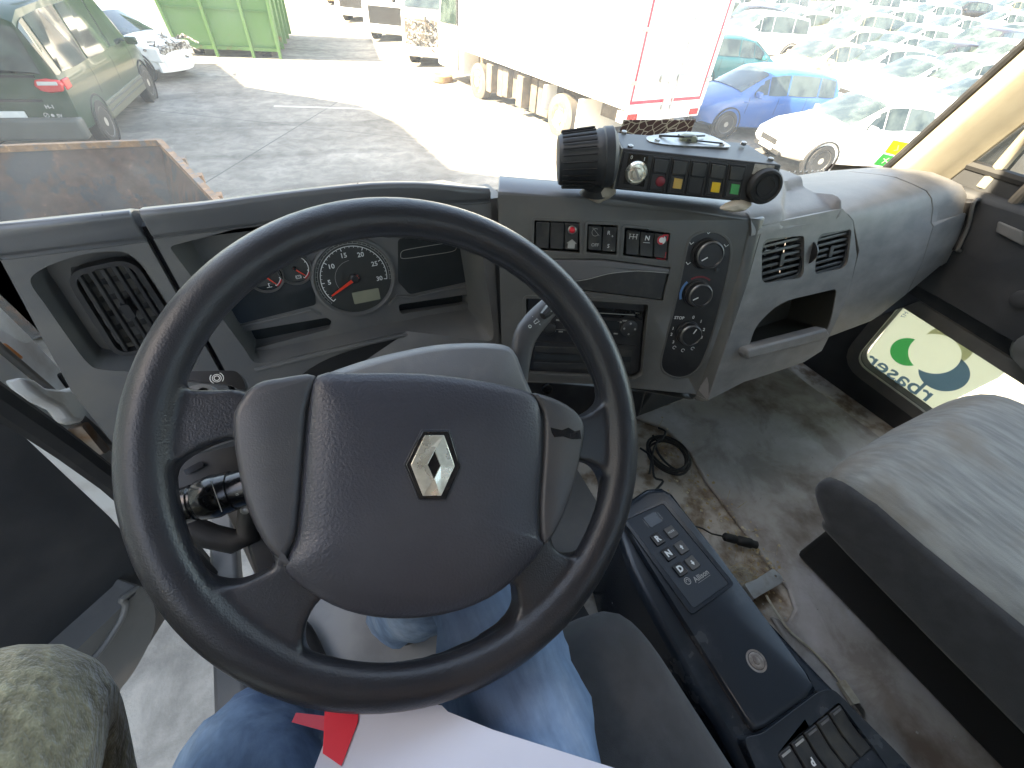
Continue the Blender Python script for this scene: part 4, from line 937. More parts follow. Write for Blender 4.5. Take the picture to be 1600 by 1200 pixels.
# ================================================================== GEAR CONSOLE
con = thing('gear_console', 'long black centre console with a push-button gear pad and rear rocker switches', 'console', (.48, .05, ZF))
ZC = -.74
FK = Fr((0, 0, ZC), (1, 0, 0), (0, 0, 1))
def kp(pts, w=0): return FK.pl(pts, w)
top = kp([(968, 806), (978, 786), (1010, 764), (1034, 762), (1048, 772), (1120, 862), (1200, 970), (1266, 1058), (1276, 1078), (1262, 1092), (1196, 1138), (1180, 1142), (1168, 1128), (1080, 990), (1000, 862)])
topr = spl(top, 2)
basep = kp([(960, 815), (972, 788), (1008, 763), (1036, 760), (1052, 770), (1200, 965), (1290, 1060), (1380, 1150), (1560, 1330), (1380, 1460), (1180, 1240), (1120, 1130), (1080, 1070), (1010, 940), (985, 890)], -.012)
bf = [FK.P(a, b, -.012) for a, b in basep]
floor_ring = [Vector((p.x - (.0 if i > 9 or i < 2 else 0), p.y, ZF)) for i, p in enumerate(bf)]
lo_ = [hz(a, b, ZF) for a, b in [(940, 838), (960, 800), (1000, 766), (1036, 760)]]
fl_ = []
for i, p in enumerate(bf):
    q_ = Vector((p.x, p.y, ZF)); q_.x += (-.02 if p.x < .47 else .0); fl_.append(q_)
MB().rings([fl_, [a.lerp(b, .75) for a, b in zip(fl_, bf)], bf]).build('console_body', M['navy'], con, bevel=.012, seg=3, smooth=40)
MB().pillow(FK, top, [(0, -.013), (0, -.005), (.0015, -.001), (.005, .001), (.010, .0015)]).build('console_top', M['navy'], con, smooth=50, bevel=0)
# raised moulding round the gear pad
pd = rnd(kp([(978, 812), (1036, 786), (1140, 912), (1084, 952)], .004), .006)
pado = rnd(kp([(972, 812), (1038, 780), (1148, 913), (1080, 962)], .003), .009)
MB().prism(FK, pado, .0, .0045, holes=[inset(pd, .0005)[::-1]]).build('pad_surround', M['navy'], con, bevel=.002, seg=2)
gp = MB().prism(FK, inset(pd, .001), .0, .0035).build('gear_pad', mat('gear_pad_plastic', (.020, .028, .038), .5, bs=1500, bst=.2), con, bevel=.0012)
kax = Vector(FK.px(1100, 935)) - Vector(FK.px(1008, 800)); ka = math.atan2(kax.y, kax.x) + PI / 2   # text up direction
rowv = (Vector(FK.px(1062, 888)) - Vector(FK.px(1026, 843))).normalized()     # down the pad
colv = Vector((-rowv.y, rowv.x)); 
if (Vector(FK.px(1082, 880)) - Vector(FK.px(1062, 889))).dot(colv) < 0: colv = -colv
FG = Fr(FK.P(*FK.px(1045, 866, .0035), .0035), Vector((colv.x, colv.y, 0)), (0, 0, 1))
def gpx(x, y): q_ = hit(x, y, FG.O, FG.n) - FG.O; return (q_.dot(FG.u), q_.dot(FG.v))
for (x, y), s_ in {(1027, 843): 'R', (1044, 866): 'N', (1062, 890): 'D', (1048, 832): 'o', (1064, 856): '^', (1081, 880): 'v'}.items():
    c = gpx(x, y); light = s_ in 'o^v'
    b = MB(); b.pillow(FG, rrect(c[0], c[1], .0205, .0215, .003), [(0, 0), (0, .002), (.0008, .003), (.002, .0028)]); bo = b.build('gear_button', mat('button_grey', (.09, .085, .08), .45) if light else M['black'], gp, smooth=40)
    f2 = FG.off(.0033)
    if s_ in 'RND': MB().text(f2, c[0], c[1], s_, .0145, .0, bold=.0008).build('button_print', M['mark'], bo)
    elif s_ == 'o': MB().text(f2, c[0], c[1], 'MODE', .0050, 0).build('button_print', M['mark'], bo)
    else:
        k = 1 if s_ == '^' else -1
        MB().poly(f2, [(c[0] - .0035, c[1]), (c[0], c[1] + .005 * k), (c[0] + .0035, c[1]), (c[0] + .0015, c[1]), (c[0] + .0015, c[1] - .004 * k), (c[0] - .0015, c[1] - .004 * k), (c[0] - .0015, c[1])][::k], 0).build('button_print', M['mark'], bo)
c = gpx(1020, 812); MB().prism(FG, rrect(c[0], c[1], .030, .022, .001), 0, .0008).build('gear_display', M['glass_dark'], gp)
f2 = FG
mb = MB()
for dx in (-1, 1): mb.line(f2, [(c[0] + dx * .016 - .002, c[1] - .009), (c[0] + dx * .016 - .002, c[1] + .009)], .0004, .001).text(f2, c[0] + dx * .018, c[1], 'SELECT' if dx < 0 else 'MONITOR', .0032, .001, ang=-PI / 2)
mb.build('display_print', M['mark_dim'], gp)
c = gpx(1092, 901); MB().text(f2, c[0] + .004, c[1] - .001, 'Allison', .0125, .001, bold=.0002).line(f2, [(c[0] - .010, c[1] - .0075), (c[0] + .020, c[1] - .0075)], .0005, .001).build('pad_lettering', M['mark_dim'], gp)
c = gpx(1074, 908); MB().arc(f2, (c[0], c[1]), .0055, 0, 2 * PI, .0012, .001, 24).arc(f2, (c[0], c[1]), .0028, R(-60), R(200), .0012, .001, 12).build('pad_logo', M['mark_dim'], gp)
# lock in the armrest plate
c = FK.px(1181, 1033)
MB().lathe(FK.P(*c, .0005), (0, 0, 1), [(.0165, 0), (.0155, .0015), (.0125, .0012), (.012, .0005), (.0115, .002), (.009, .0026), (.0055, .002), (.0045, .0032), (.001, .0036)], 32).build('lock_button', mat('worn_lock', (.30, .26, .23), .4, metal=.6, col2=(.15, .12, .11), ns=90), con, smooth=40)
# sloped rear frame with rocker switches
FE = Fr(FK.P(*FK.px(1270, 1150), .0), Vector((math.cos(R(8)), math.sin(R(8)) * 1, 0)), (0, -.18, 1))
def ep(pts, w=0): return FE.pl(pts, w)
hol = rnd(ep([(1216, 1180), (1296, 1128), (1320, 1098), (1352, 1150), (1400, 1230), (1276, 1290)]), .004)
hol = rnd(ep([(1213, 1178), (1310, 1097), (1364, 1168), (1420, 1250), (1290, 1330)]), .005)
MB().prism(FE, rnd(ep([(1160, 1152), (1190, 1146), (1278, 1080), (1300, 1075), (1400, 1175), (1560, 1350), (1330, 1480), (1200, 1250)]), .01), -.02, .002, holes=[hol[::-1]]).build('switch_frame', M['navy'], con, bevel=.004, seg=3)
MB().prism(FE, hol, -.02, -.012).build('frame_floor', M['black_matt'], con)
A = Vector(ep([(1213, 1180)])[0]); B = Vector(ep([(1312, 1100)])[0]); Cc = Vector(ep([(1366, 1172)])[0]); dwn_ = (Cc - B); across = (B - A)
for k in range(5):
    a = A + across * (k + .06) / 5; b = A + across * (k + .94) / 5; L2 = dwn_ * .95
    p_ = [a, b, b + L2, a + L2]; cc = sum(p_, Vector((0, 0))) / 4
    vs = [FE.P(*p_[0], .002), FE.P(*p_[1], .002), FE.P(*(b + L2 * .5), -.003), FE.P(*(a + L2 * .5), -.003), FE.P(*p_[2], .0), FE.P(*p_[3], .0)] + [FE.P(*q_, -.013) for q_ in p_]
    so = MB().add(vs, [[0, 1, 2, 3], [3, 2, 4, 5], [0, 6, 7, 1], [5, 4, 8, 9], [0, 3, 5, 9, 6], [1, 7, 8, 4, 2], [6, 9, 8, 7]]).build('rocker_switch', M['switch'], con, bevel=.0015, label='blank black rocker switch' if k != 1 else 'rocker switch with a white seat symbol')
    q0 = a + L2 * .07 + (b - a) * .15; q1 = b + L2 * .07 - (b - a) * .15
    MB().line(FE, [tuple(q0), tuple(q1)], .0028, .0024).build('switch_bar', M['mark_dim'] if k < 2 else M['dash'], so)
    if k == 1: MB().text(FE, cc.x, cc.y, 'd', .012, .0008, ang=math.atan2(across.y, across.x), bold=.0006).build('switch_print', M['mark'], so)
rr_ = ep([(1300, 1230), (1420, 1170)])
# white fleck on the console
MB().box(FK.P(*FK.px(1211, 1133), .002), (.002, .002, .001)).build('white_fleck', M['mark'], con)
# ================================================================== SEATS
def matfab(name, c1, c2, st, ns, rough=.9, bs=900, c3=None):
    m, t, p = nodes(name); v = stretch(t, st); n = noise(t, ns, 6, v, rough=.6)
    r = ramp(t, n.outputs[0], [(.38, c1), (.62, c2)]); c = r.outputs[0]
    if c3:
        n2 = noise(t, 7, 5); r2 = ramp(t, n2.outputs[0], [(.5, (0, 0, 0)), (.68, (.8,) * 3)]); c = mixc(t, r2.outputs[0], c, c3)
    t.links.new(c, p.inputs['Base Color']); p.inputs['Roughness'].default_value = rough; p.inputs['Sheen Weight'].default_value = .3
    g = noise(t, bs, 3); bump(t, p, g.outputs[0], .5, .0012); return m
M['seat_light'] = matfab('seat_cloth', (.22, .222, .21), (.34, .338, .315), (22, 3.5, 10), 3.2, c3=(.24, .20, .155))
M['seat_dark'] = matfab('seat_dark_cloth', (.035, .035, .037), (.05, .05, .052), (1, 1, 1), 30)
ps = thing('passenger_seat', 'light grey cloth passenger seat with dark side bolster', 'seat', (1.0, -.2, ZF))
def cushion(cx, y0, y1, zt, zb, wd, rr, crown=.02, n=20):
    """rounded seat cushion built of cross sections along y"""
    rs = []
    L = y1 - y0
    for k in range(n + 1):
        t_ = k / n; y = y1 - L * t_
        e = min(1, (y1 - y) / rr); lift = math.sqrt(max(0, 1 - (1 - e) ** 2))       # rounded front
        h = (zt - zb) * (.10 + .90 * lift); zc = zb + (zt - zb) * .45; top_ = zc + (zt - zc) * lift; bot = zc - (zc - zb) * lift
        hw = wd / 2 * (.86 + .14 * lift); ring = []
        for i in range(28):
            a = 2 * PI * i / 28; c_, s_ = math.cos(a), math.sin(a)
            x = hw * math.copysign(abs(c_) ** .45, c_); zz = math.copysign(abs(s_) ** .55, s_)
            z = zc + (top_ - zc + crown * lift * (1 - (x / hw) ** 2)) * zz if zz > 0 else zc + (zc - bot) * zz
            ring.append(Vector((cx + x, y, z)))
        rs.append(ring)
    return rs
rs = cushion(1.02, -.55, .125, -.565, -.71, .56, .10, .02)
MB().rings(rs).build('cushion', M['seat_light'], ps, smooth=60, sub=1)
# dark side bolster panels
for sx in (-1, 1):
    x0 = 1.02 + sx * .274
    FB_ = Fr((x0, 0, -.65), (0, 1, 0) if sx > 0 else (0, -1, 0), (sx, 0, 0))
    s_ = 1 if sx > 0 else -1
    o_ = [(.104, .012), (.108, -.006), (.098, -.026), (.06, -.055), (.0, -.075), (-.55, -.085), (-.55, .045), (-.05, .052), (.04, .050), (.085, .034)]
    o_ = [(a * s_, b) for a, b in o_]
    MB().pillow(FB_, spl(o_, 3), [(.02, -.05), (.0, -.03), (.001, -.008), (.004, -.001), (.016, .005), (.04, .009)]).build('bolster', M['seat_dark'], ps, smooth=60)
br_ = []
for k in range(13):
    t_ = k / 12; z = -.58 + .66 * t_; y = -.50 - .16 * t_; ring = []
    for i in range(24):
        a = 2 * PI * i / 24; hw = .26 - .05 * t_ ** 3; ring.append(Vector((1.02 + hw * math.copysign(abs(math.cos(a)) ** .5, math.cos(a)), y + .065 * math.copysign(abs(math.sin(a)) ** .6, math.sin(a)), z)))
    br_.append(ring)
MB().rings(br_).build('backrest', M['seat_light'], ps, smooth=60, sub=1)
MB().box((1.04, -.26, -.84), (.36, .62, .22)).build('seat_box', M['black_matt'], ps, bevel=.01)
MB().box((.885, -.32, -.945), (.02, .62, .03)).build('slide_rail', M['black_matt'], ps)
MB().box((.872, -.32, -.935), (.006, .60, .012)).build('rail_edge', mat('rail_metal', (.12, .11, .1), .4, metal=.5), ps, bevel=.002)
o = MB().pillow(Fr((1.50, .12, -.56), (0, -1, 0), (-1, 0, 0)), spl([(-.03, -.02), (-.02, .03), (.05, .055), (.2, .05), (.2, -.06), (.02, -.06)], 3), [(.02, -.06), (.0, -.04), (0, -.01), (.012, .01)]).build('door_armrest', M['trim_grey'], door, smooth=60)

ds = thing('driver_seat', 'dark grey driver seat under the seated person', 'seat', (.08, -.2, -1.12))
rs = cushion(.06, -.55, .125, -.60, -.78, .47, .10, .01)
MB().rings(rs).build('cushion', M['seat_dark'], ds, smooth=60, sub=1)
MB().box((.06, -.25, -.95), (.36, .5, .34)).build('seat_base', M['black_matt'], ds, bevel=.01)
br_ = []
for k in range(13):
    t_ = k / 12; z = -.62 + .70 * t_; y = -.58 - .18 * t_; ring = []
    for i in range(24):
        a = 2 * PI * i / 24; hw = .25 - .05 * t_ ** 3; ring.append(Vector((.06 + hw * math.copysign(abs(math.cos(a)) ** .5, math.cos(a)), y + .06 * math.copysign(abs(math.sin(a)) ** .6, math.sin(a)), z)))
    br_.append(ring)
MB().rings(br_).build('backrest', M['seat_dark'], ds, smooth=60, sub=1)

# ================================================================== PERSON (photographer in the driver's seat)
def matjeans():
    m, t, p = nodes('blue_denim'); n = noise(t, 6, 6, rough=.6); n2 = noise(t, 90, 4, stretch(t, (1, .15, 1)))
    r = ramp(t, n.outputs[0], [(.36, (.11, .185, .32)), (.52, (.20, .31, .47)), (.68, (.34, .44, .57))]); r2 = ramp(t, n2.outputs[0], [(.3, (.80,) * 3), (.7, (1.12,) * 3)])
    t.links.new(mixc(t, 1.0, r.outputs[0], r2.outputs[0], 'MULTIPLY'), p.inputs['Base Color']); p.inputs['Roughness'].default_value = .85
    g = noise(t, 1400, 2); bump(t, p, g.outputs[0], .4, .0006); return m
M['denim'] = matjeans()
def matknit():
    m, t, p = nodes('olive_knit'); n = noise(t, 130, 3, stretch(t, (1, .5, .8)), rough=.6); n2 = noise(t, 9, 3)
    r = ramp(t, n.outputs[0], [(.30, (.13, .11, .065)), (.5, (.215, .185, .11)), (.70, (.34, .30, .185))]); r2 = ramp(t, n2.outputs[0], [(.35, (.85,) * 3), (.6, (1,) * 3)])
    t.links.new(mixc(t, 1.0, r.outputs[0], r2.outputs[0], 'MULTIPLY'), p.inputs['Base Color']); p.inputs['Roughness'].default_value = .95; p.inputs['Sheen Weight'].default_value = .4
    bump(t, p, n.outputs[0], .9, .006); return m
M['knit'] = matknit()
M['skin'] = mat('skin', (.50, .30, .21), .5, col2=(.55, .32, .23), ns=20)
per = thing('person', 'seated person in blue jeans and an olive knitted sleeve behind the wheel', 'person', (.06, -.3, -1.12))
def skinned(name, pts, edges, m, parent, sub=2, root=0):
    """one continuous surface grown round connected joints: pts = (x, y, z, radius)"""
    me = bpy.data.meshes.new(name); Mi = W[parent.name].inverted()
    me.from_pydata([Mi @ Vector(p[:3]) for p in pts], edges, []); o = bpy.data.objects.new(name, me); link(o, parent, name); CH.setdefault(parent.name, []).append(o)
    if m: me.materials.append(m)
    s_ = o.modifiers.new('skin', 'SKIN'); s_.use_smooth_shade = True; s_.branch_smoothing = .3
    for k, p in enumerate(pts):
        v = me.skin_vertices[0].data[k]; r_ = p[3]; v.radius = r_ if isinstance(r_, tuple) else (r_, r_); v.use_root = (k == root)
    q_ = o.modifiers.new('sub', 'SUBSURF'); q_.levels = sub; q_.render_levels = sub
    return o
def hand(P0, dirv, side, name='hand'):
    pass
# body: torso, neck, head, arms with hands, feet - behind and below the lens
B_ = [(.06, -.38, -.52, .13), (.06, -.42, -.36, .13), (.06, -.46, -.14, .15), (.06, -.46, .0, .10), (.06, -.45, .07, .055), (.06, -.42, .14, .075), (.06, -.42, .22, .085), (.06, -.43, .28, .06),
      (-.13, -.46, -.05, .07), (-.25, -.36, -.25, .05), (-.30, -.22, -.44, .042), (-.27, -.08, -.50, .035), (-.24, .02, -.50, .028), (-.235, .06, -.505, .034),
      (.25, -.46, -.05, .07), (.36, -.36, -.26, .05), (.30, -.30, -.16, .042), (.22, -.26, -.08, .032), (.18, -.22, -.05, .036)]
E_ = [(0, 1), (1, 2), (2, 3), (3, 4), (4, 5), (5, 6), (6, 7), (3, 8), (8, 9), (9, 10), (10, 11), (11, 12), (12, 13), (3, 14), (14, 15), (15, 16), (16, 17), (17, 18)]
body = skinned('body', [(a, b - .04, c, r_) for a, b, c, r_ in B_], E_, M['skin'], per)

jeans = skinned('jeans', [(-.02, -.38, -.60, .12), (.05, -.30, -.585, .10), (.045, -.08, -.575, .086), (.085, .08, -.575, .082), (.118, .20, -.585, .084), (.095, .265, -.64, .082), (.040, .285, -.76, .080), (-.01, .33, -.95, .062), (-.02, .365, -1.05, .060),
      (-.09, -.30, -.585, .10), (-.13, -.10, -.585, .088), (-.175, .08, -.60, .078), (-.205, .145, -.63, .074), (-.215, .19, -.74, .062), (-.20, .24, -.95, .055), (-.195, .26, -1.05, .056)],
      [(0, 1), (1, 2), (2, 3), (3, 4), (4, 5), (5, 6), (6, 7), (7, 8), (0, 9), (9, 10), (10, 11), (11, 12), (12, 13), (13, 14), (14, 15)], M['denim'], per, 3)
tx = bpy.data.textures.new('folds', 'CLOUDS'); tx.noise_scale = .055; tx.noise_depth = 3
dm = jeans.modifiers.new('folds', 'DISPLACE'); dm.texture = tx; dm.strength = .026; dm.mid_level = .5; dm.texture_coords = 'GLOBAL'
sleeve = skinned('knit_sweater', [(.06, -.50, -.50, .15), (.06, -.52, -.30, .165), (.06, -.52, -.12, .15), (.06, -.50, -.03, .09), (-.12, -.50, -.10, .095), (-.21, -.25, -.24, .080), (-.27, .02, -.34, .082), (-.285, .205, -.40, .080), (-.30, .16, -.50, .066), (-.25, .01, -.51, .048), (-.22, -.06, -.495, .042),
      (.25, -.50, -.10, .09), (.36, -.40, -.27, .062), (.31, -.34, -.18, .052), (.25, -.31, -.11, .042)],
      [(0, 1), (1, 2), (2, 3), (2, 4), (4, 5), (5, 6), (6, 7), (7, 8), (8, 9), (9, 10), (2, 11), (11, 12), (12, 13), (13, 14)], M['knit'], per, 2)
def shoe(x, y, a):
    rs = []
    for k in range(9):
        t_ = k / 8; L = .29; yy = -.09 + L * t_; hw = .042 * (1 - .25 * abs(t_ - .65)) * (1 if t_ < .9 else .75); h = .09 - .055 * t_; ring = []
        for i in range(12):
            b = 2 * PI * i / 12; p = Vector((hw * math.cos(b), yy, -1.118 + h * .5 + h * .5 * math.sin(b))); p = Matrix.Rotation(a, 3, 'Z') @ p; ring.append(p + Vector((x, y, 0)))
        rs.append(ring)
    MB().rings(rs).build('shoe', M['rubber'], per, smooth=60, sub=1)
shoe(-.005, .39, R(8)); shoe(-.195, .27, R(12))
hs = []
hairm = mat('dark_hair', (.03, .022, .018), .6)
rs = []
for k in range(9):
    a = PI * .5 * k / 8; rr2 = .098 * math.cos(a * .92); rs.append([Vector((.06 + rr2 * math.cos(b) * .85, -.475 + rr2 * math.sin(b), .225 + .10 * math.sin(a))) for b in [2 * PI * i / 20 for i in range(20)]])
MB().rings(rs).build('hair', hairm, per, smooth=60)
def fingers(base, d, up_, s_):
    d = Vector(d).normalized(); up_ = Vector(up_).normalized(); sd_ = d.cross(up_).normalized() * s_; base = Vector(base)
    pts = [(*base, .022), (*(base + d * .05), .024)]; ed = [(0, 1)]
    for k, ln_ in enumerate((.062, .074, .070, .055)):
        o_ = sd_ * (-.026 + .0175 * k); a = base + d * .075 + o_; b = a + d * ln_ * .5 - up_ * .008; c = b + d * ln_ * .32 - up_ * .018; e = c + d * ln_ * .2 - up_ * .018
        n0 = len(pts); pts += [(*a, .0095), (*b, .0085), (*c, .008), (*e, .007)]; ed += [(1, n0), (n0, n0 + 1), (n0 + 1, n0 + 2), (n0 + 2, n0 + 3)]
    a = base + d * .025 - sd_ * .03; b = a + d * .035 - sd_ * .014 - up_ * .01; c = b + d * .026 - up_ * .012; n0 = len(pts); pts += [(*a, .011), (*b, .0095), (*c, .008)]; ed += [(0, n0), (n0, n0 + 1), (n0 + 1, n0 + 2)]
    return pts, ed
# the open left hand lies on the left thigh; the right hand is up behind the lens
p_, e_ = fingers((-.215, -.07, -.485), (.45, -.85, -.1), (0, 0, 1), 1); skinned('hand', p_, e_, M['skin'], per, 2, 1)
p_, e_ = fingers((.24, -.30, -.10), (-.25, .45, .55), (0, -.6, .6), -1); skinned('hand', p_, e_, M['skin'], per, 2, 1)
# ================================================================== LOOSE THINGS IN THE CAB
FPa = Fr((0, 0, -.478), (1, 0, 0), (0, 0, 1))
def pp(pts, w=0): return FPa.pl(pts, w)
sheet = pp([(535, 1085), (690, 1102), (700, 1112), (770, 1140), (960, 1200), (1080, 1240), (1030, 1420), (410, 1380), (492, 1198)])
n0 = len(sheet)
pm = MB(); c0 = sum((Vector(p) for p in sheet), Vector((0, 0))) / n0
pap = MB().prism(FPa, sheet, -.0008, 0).build('paper', M['paper']); tag(pap, 'white sheet of paper with a red tab lying on the lap under the wheel rim', 'paper')
MB().prism(FPa, pp([(508, 1090), (560, 1094), (559, 1128), (533, 1197), (504, 1177)], .002), .0004, .0016).build('red_tab', mat('red_card', (.70, .01, .035), .4), pap)
MB().prism(FPa, pp([(462, 1113), (540, 1122), (528, 1148), (455, 1128)], .0), -.0022, -.001).build('red_strip', mat('red_card_dull', (.55, .05, .09), .5), pap)
# switch box for the beacons on the dash top
bx = thing('beacon_switch_box', 'black metal switch box with coloured rockers on top of the dash', 'switch box', (.62, .50, -.25))
nB = Vector((-.47, -.85, .16)).normalized(); uB = Vector((math.cos(R(24)), -math.sin(R(24)), -.02))
FX = Fr(hit(1090, 275, (.60, .475, -.22), nB), uB, nB)
def xp(pts, w=0): return FX.pl(pts, w)
ff_ = xp([(972, 232), (1222, 258), (1205, 312), (1192, 319), (958, 296)])
vs = [FX.P(*p, 0) for p in ff_]
bkv = Vector((.16, .987, 0)).normalized()
tl = hz(957, 206, vs[0].z + .008); trr = hz(1165, 223, vs[1].z + .006)
dpt = .085
back = [tl, trr, vs[2] + (trr - vs[1]) * .98 , vs[3] + (trr - vs[1]), vs[4] + (tl - vs[0]) ]
for b_, f_ in ((back[2], vs[2]), (back[3], vs[3]), (back[4], vs[4])): b_.z = f_.z - .004
back[0].z = max(back[0].z, vs[0].z)
shell = MB().rings([vs, back]).build('box_shell', mat('black_painted_metal', (.03, .03, .032), .42, col2=(.09, .085, .08), ns=14, lo=.5, hi=.8), bx, bevel=.0025)
e_l = [vs[0], vs[4], back[4], back[0]]; nL = (e_l[1] - e_l[0]).cross(e_l[3] - e_l[0]).normalized(); nL = nL if nL.x < 0 else -nL
MB().add([p + nL * .001 for p in e_l] + [p - nL * .002 for p in e_l], [[0, 1, 2, 3], [7, 6, 5, 4], [0, 4, 5, 1], [1, 5, 6, 2], [2, 6, 7, 3], [3, 7, 4, 0]]).build('side_plate', M['beige'], bx)
MB().prism(FX, inset(ff_, .004), 0, .0015).build('front_plate', M['black'], bx, bevel=.0008)
for k, (m_, lab) in enumerate((('dkred', 'rocker with dark red lens'), ('amber', 'rocker with amber lens and worn print'), (None, 'blank black rocker'), ('yellow', 'rocker with bright yellow lens'), ('green', 'rocker with green lens'))):
    x0 = 1018 + k * 29.6; y0 = 243 + k * 2.9; q_ = xp([(x0 + 3, y0 + 1), (x0 + 30, y0 + 4), (x0 + 19, y0 + 58), (x0 - 7, y0 + 55)], .002)
    s_ = MB().prism(FX, q_, .001, .004, holes=[inset(q_, .0022)[::-1]]).build('rocker_switch', M['black'], bx, bevel=.0008, label=lab)
    qi = inset(q_, .0028); A_, B__, C_, D_ = [Vector(p) for p in qi]
    MB().prism(FX, [tuple(A_), tuple(B__), tuple(B__.lerp(C_, .42)), tuple(A_.lerp(D_, .42))], .001, .006).build('rocker_top', M['switch'], s_, bevel=.001)
    lo_q = [A_.lerp(D_, .46), B__.lerp(C_, .46), C_, D_]
    MB().prism(FX, [tuple(p) for p in lo_q], .001, .0035).build('rocker_base', M['black'], s_, bevel=.0006)
    if m_:
        ctr = A_.lerp(C_, .70) ; 
        if m_ == 'dkred': MB().lathe(FX.P(ctr.x, ctr.y, .0035), FX.n, [(.0075, 0), (.007, .0015), (.004, .0025)], 20).build('lens', M[m_], s_)
        else: MB().prism(FX, [tuple(ctr + (p - ctr) * .62) for p in lo_q], .003, .0052).build('lens', M[m_], s_, bevel=.0006)
c = FX.px(994, 270, .004)
ik = MB().prism(FX, xp([(983, 240), (1013, 243), (1006, 292), (974, 287)], .002), .001, .0025).build('ignition_plate', M['black_gloss'], bx)
MB().lathe(FX.P(*c, .002), FX.n, [(.0165, 0), (.0165, .004), (.0135, .008), (.0125, .008), (.012, .006), (.008, .0065), (.007, .0095), (.002, .010)], 28).build('rotary_switch', M['chrome'], ik)
f2 = Fr(FX.P(*c, .0125), FX.u, FX.n).rot((0, 0), R(-55)); MB().prism(f2, rrect(0, 0, .019, .0035, .001), -.003, 0).build('switch_pointer', M['steel'], ik)
MB().text(FX, *FX.px(987, 246, .003), '0', .007, .0032).text(FX, *FX.px(1007, 249, .003), 'I', .007, .0032).build('switch_numbers', M['mark'], ik)
MB().prism(FX, xp([(1180, 256), (1211, 259), (1206, 275), (1175, 272)], .002), .001, .0022).build('worn_label', mat('worn_label', (.5, .47, .42), .6, col2=(.2, .17, .15), ns=120), bx)
c = FX.px(1196, 292, .01); MB().lathe(FX.P(*c, -.004), FX.n, [(.024, 0), (.0255, .006), (.0255, .014), (.023, .018), (.020, .0185), (.019, .016), (.015, .016), (.0145, .018), (.012, .018), (.0115, .0165), (.001, .0165)], 36).build('round_buzzer', M['rubber'], bx)
# loop aerial plate on the box top
tn = (vs[1] - vs[0]).cross(back[0] - vs[0]).normalized(); tn = tn if tn.z > 0 else -tn
FT = Fr(vs[0].lerp(back[1], .5), vs[1] - vs[0], tn)
el = [(a * 1.0, b) for a, b in FT.pl([(1010, 215), (1020, 212), (1060, 207), (1100, 209), (1138, 226), (1136, 231), (1110, 230), (1060, 228), (1030, 225), (1014, 221)], .002)]
MB().prism(FT, spl(el, 3), .0005, .003).build('round_plate', M['steel'], bx, bevel=.0008)
for a, b in ((1027, 219), (1128, 226), (985, 229), (975, 207), (1204, 249), (1162, 224)): MB().lathe(FT.P(*FT.px(a, b, .003), .001), FT.n, [(.0045, 0), (.0045, .004), (.002, .005)], 6).build('bolt', M['steel'], bx)
MB().tube([FT.P(*FT.px(1030, 212, .004), .004), FT.P(*FT.px(1065, 222, .004), .012), FT.P(*FT.px(1100, 214, .004), .006)], .0015).tube([FT.P(*FT.px(1060, 210, .004), .003), FT.P(*FT.px(1078, 222, .004), .006)], .0015).tube([FT.P(*FT.px(1088, 221, .004), .005), FT.P(*FT.px(1128, 226, .004), .006)], .0012).build('wire', M['black'], bx)
MB().pillow(FT, rrect(*FT.px(1075, 218, .003), .030, .014, .006), [(0, .002), (.001, .007), (.005, .010)]).build('clip', mat('olive_clip', (.25, .27, .2), .5), bx)
# lumpy sealant under the box
# big ribbed black socket cap at its left end
bt = thing('beacon_lamp_cap', 'big black ribbed plastic cap lying left of the switch box', 'cap', (.44, .55, -.24))
ctr = hz(962, 243, -.185); d_ = FX.u * -1.0 + Vector((0, .03, 0)); d_.normalize()
c1 = hit(950, 246, (.46, .56, -.20), nB); c2 = hit(884, 250, (.46, .56, -.20), nB); ax = (c2 - c1); L_ = ax.length; ax.normalize(); R0 = .044
mb = MB(); prof = [(.030, -.012), (.036, -.010), (.0425, -.006), (.045, -.004), (.045, .008), (.043, .010), (.043, .016), (.0415, .018), (.038, L_ * 1.12), (.036, L_ * 1.18), (.030, L_ * 1.2)]
sc_ = .93
mb.lathe(c1, ax, [(r_ * sc_, h) for r_, h in prof], 48)
mb.build('cap_body', mat('cap_rubber', (.028, .03, .033), .5, col2=(.05, .05, .05), ns=14), bt, smooth=40)
rb = MB(); a1 = ax.orthogonal().normalized(); b1 = ax.cross(a1)
for k in range(26):
    a = 2 * PI * k / 26; e = a1 * math.cos(a) + b1 * math.sin(a); rb.tube([c1 + ax * .022 + e * .0415, c1 + ax * (L_ * 1.1) + e * .0385], .0016, 6)
rb.build('cap_ribs', M['rubber'], bt)
MB().lathe(c1 + ax * .02 + Vector((.01, 0, -.035)), Vector((0, 0, -1)), [(.018, 0), (.016, .012), (.022, .02)], 20).build('cap_foot', M['rubber'], bt)
crumple(c1 + Vector((.005, .005, -.055)), (.06, .035, .03), 1, 'sealant_lump', mat('brown_sealant', (.42, .36, .28), .7), 'lumpy brown tape and sealant between the cap and the switch box', 'tape', 8)
crumple(hz(1150, 322, -.252), (.07, .03, .016), 1, 'sealant_lump', bpy.data.materials['brown_sealant'], 'brown sealant squeezed out under the right end of the switch box', 'tape', 9)
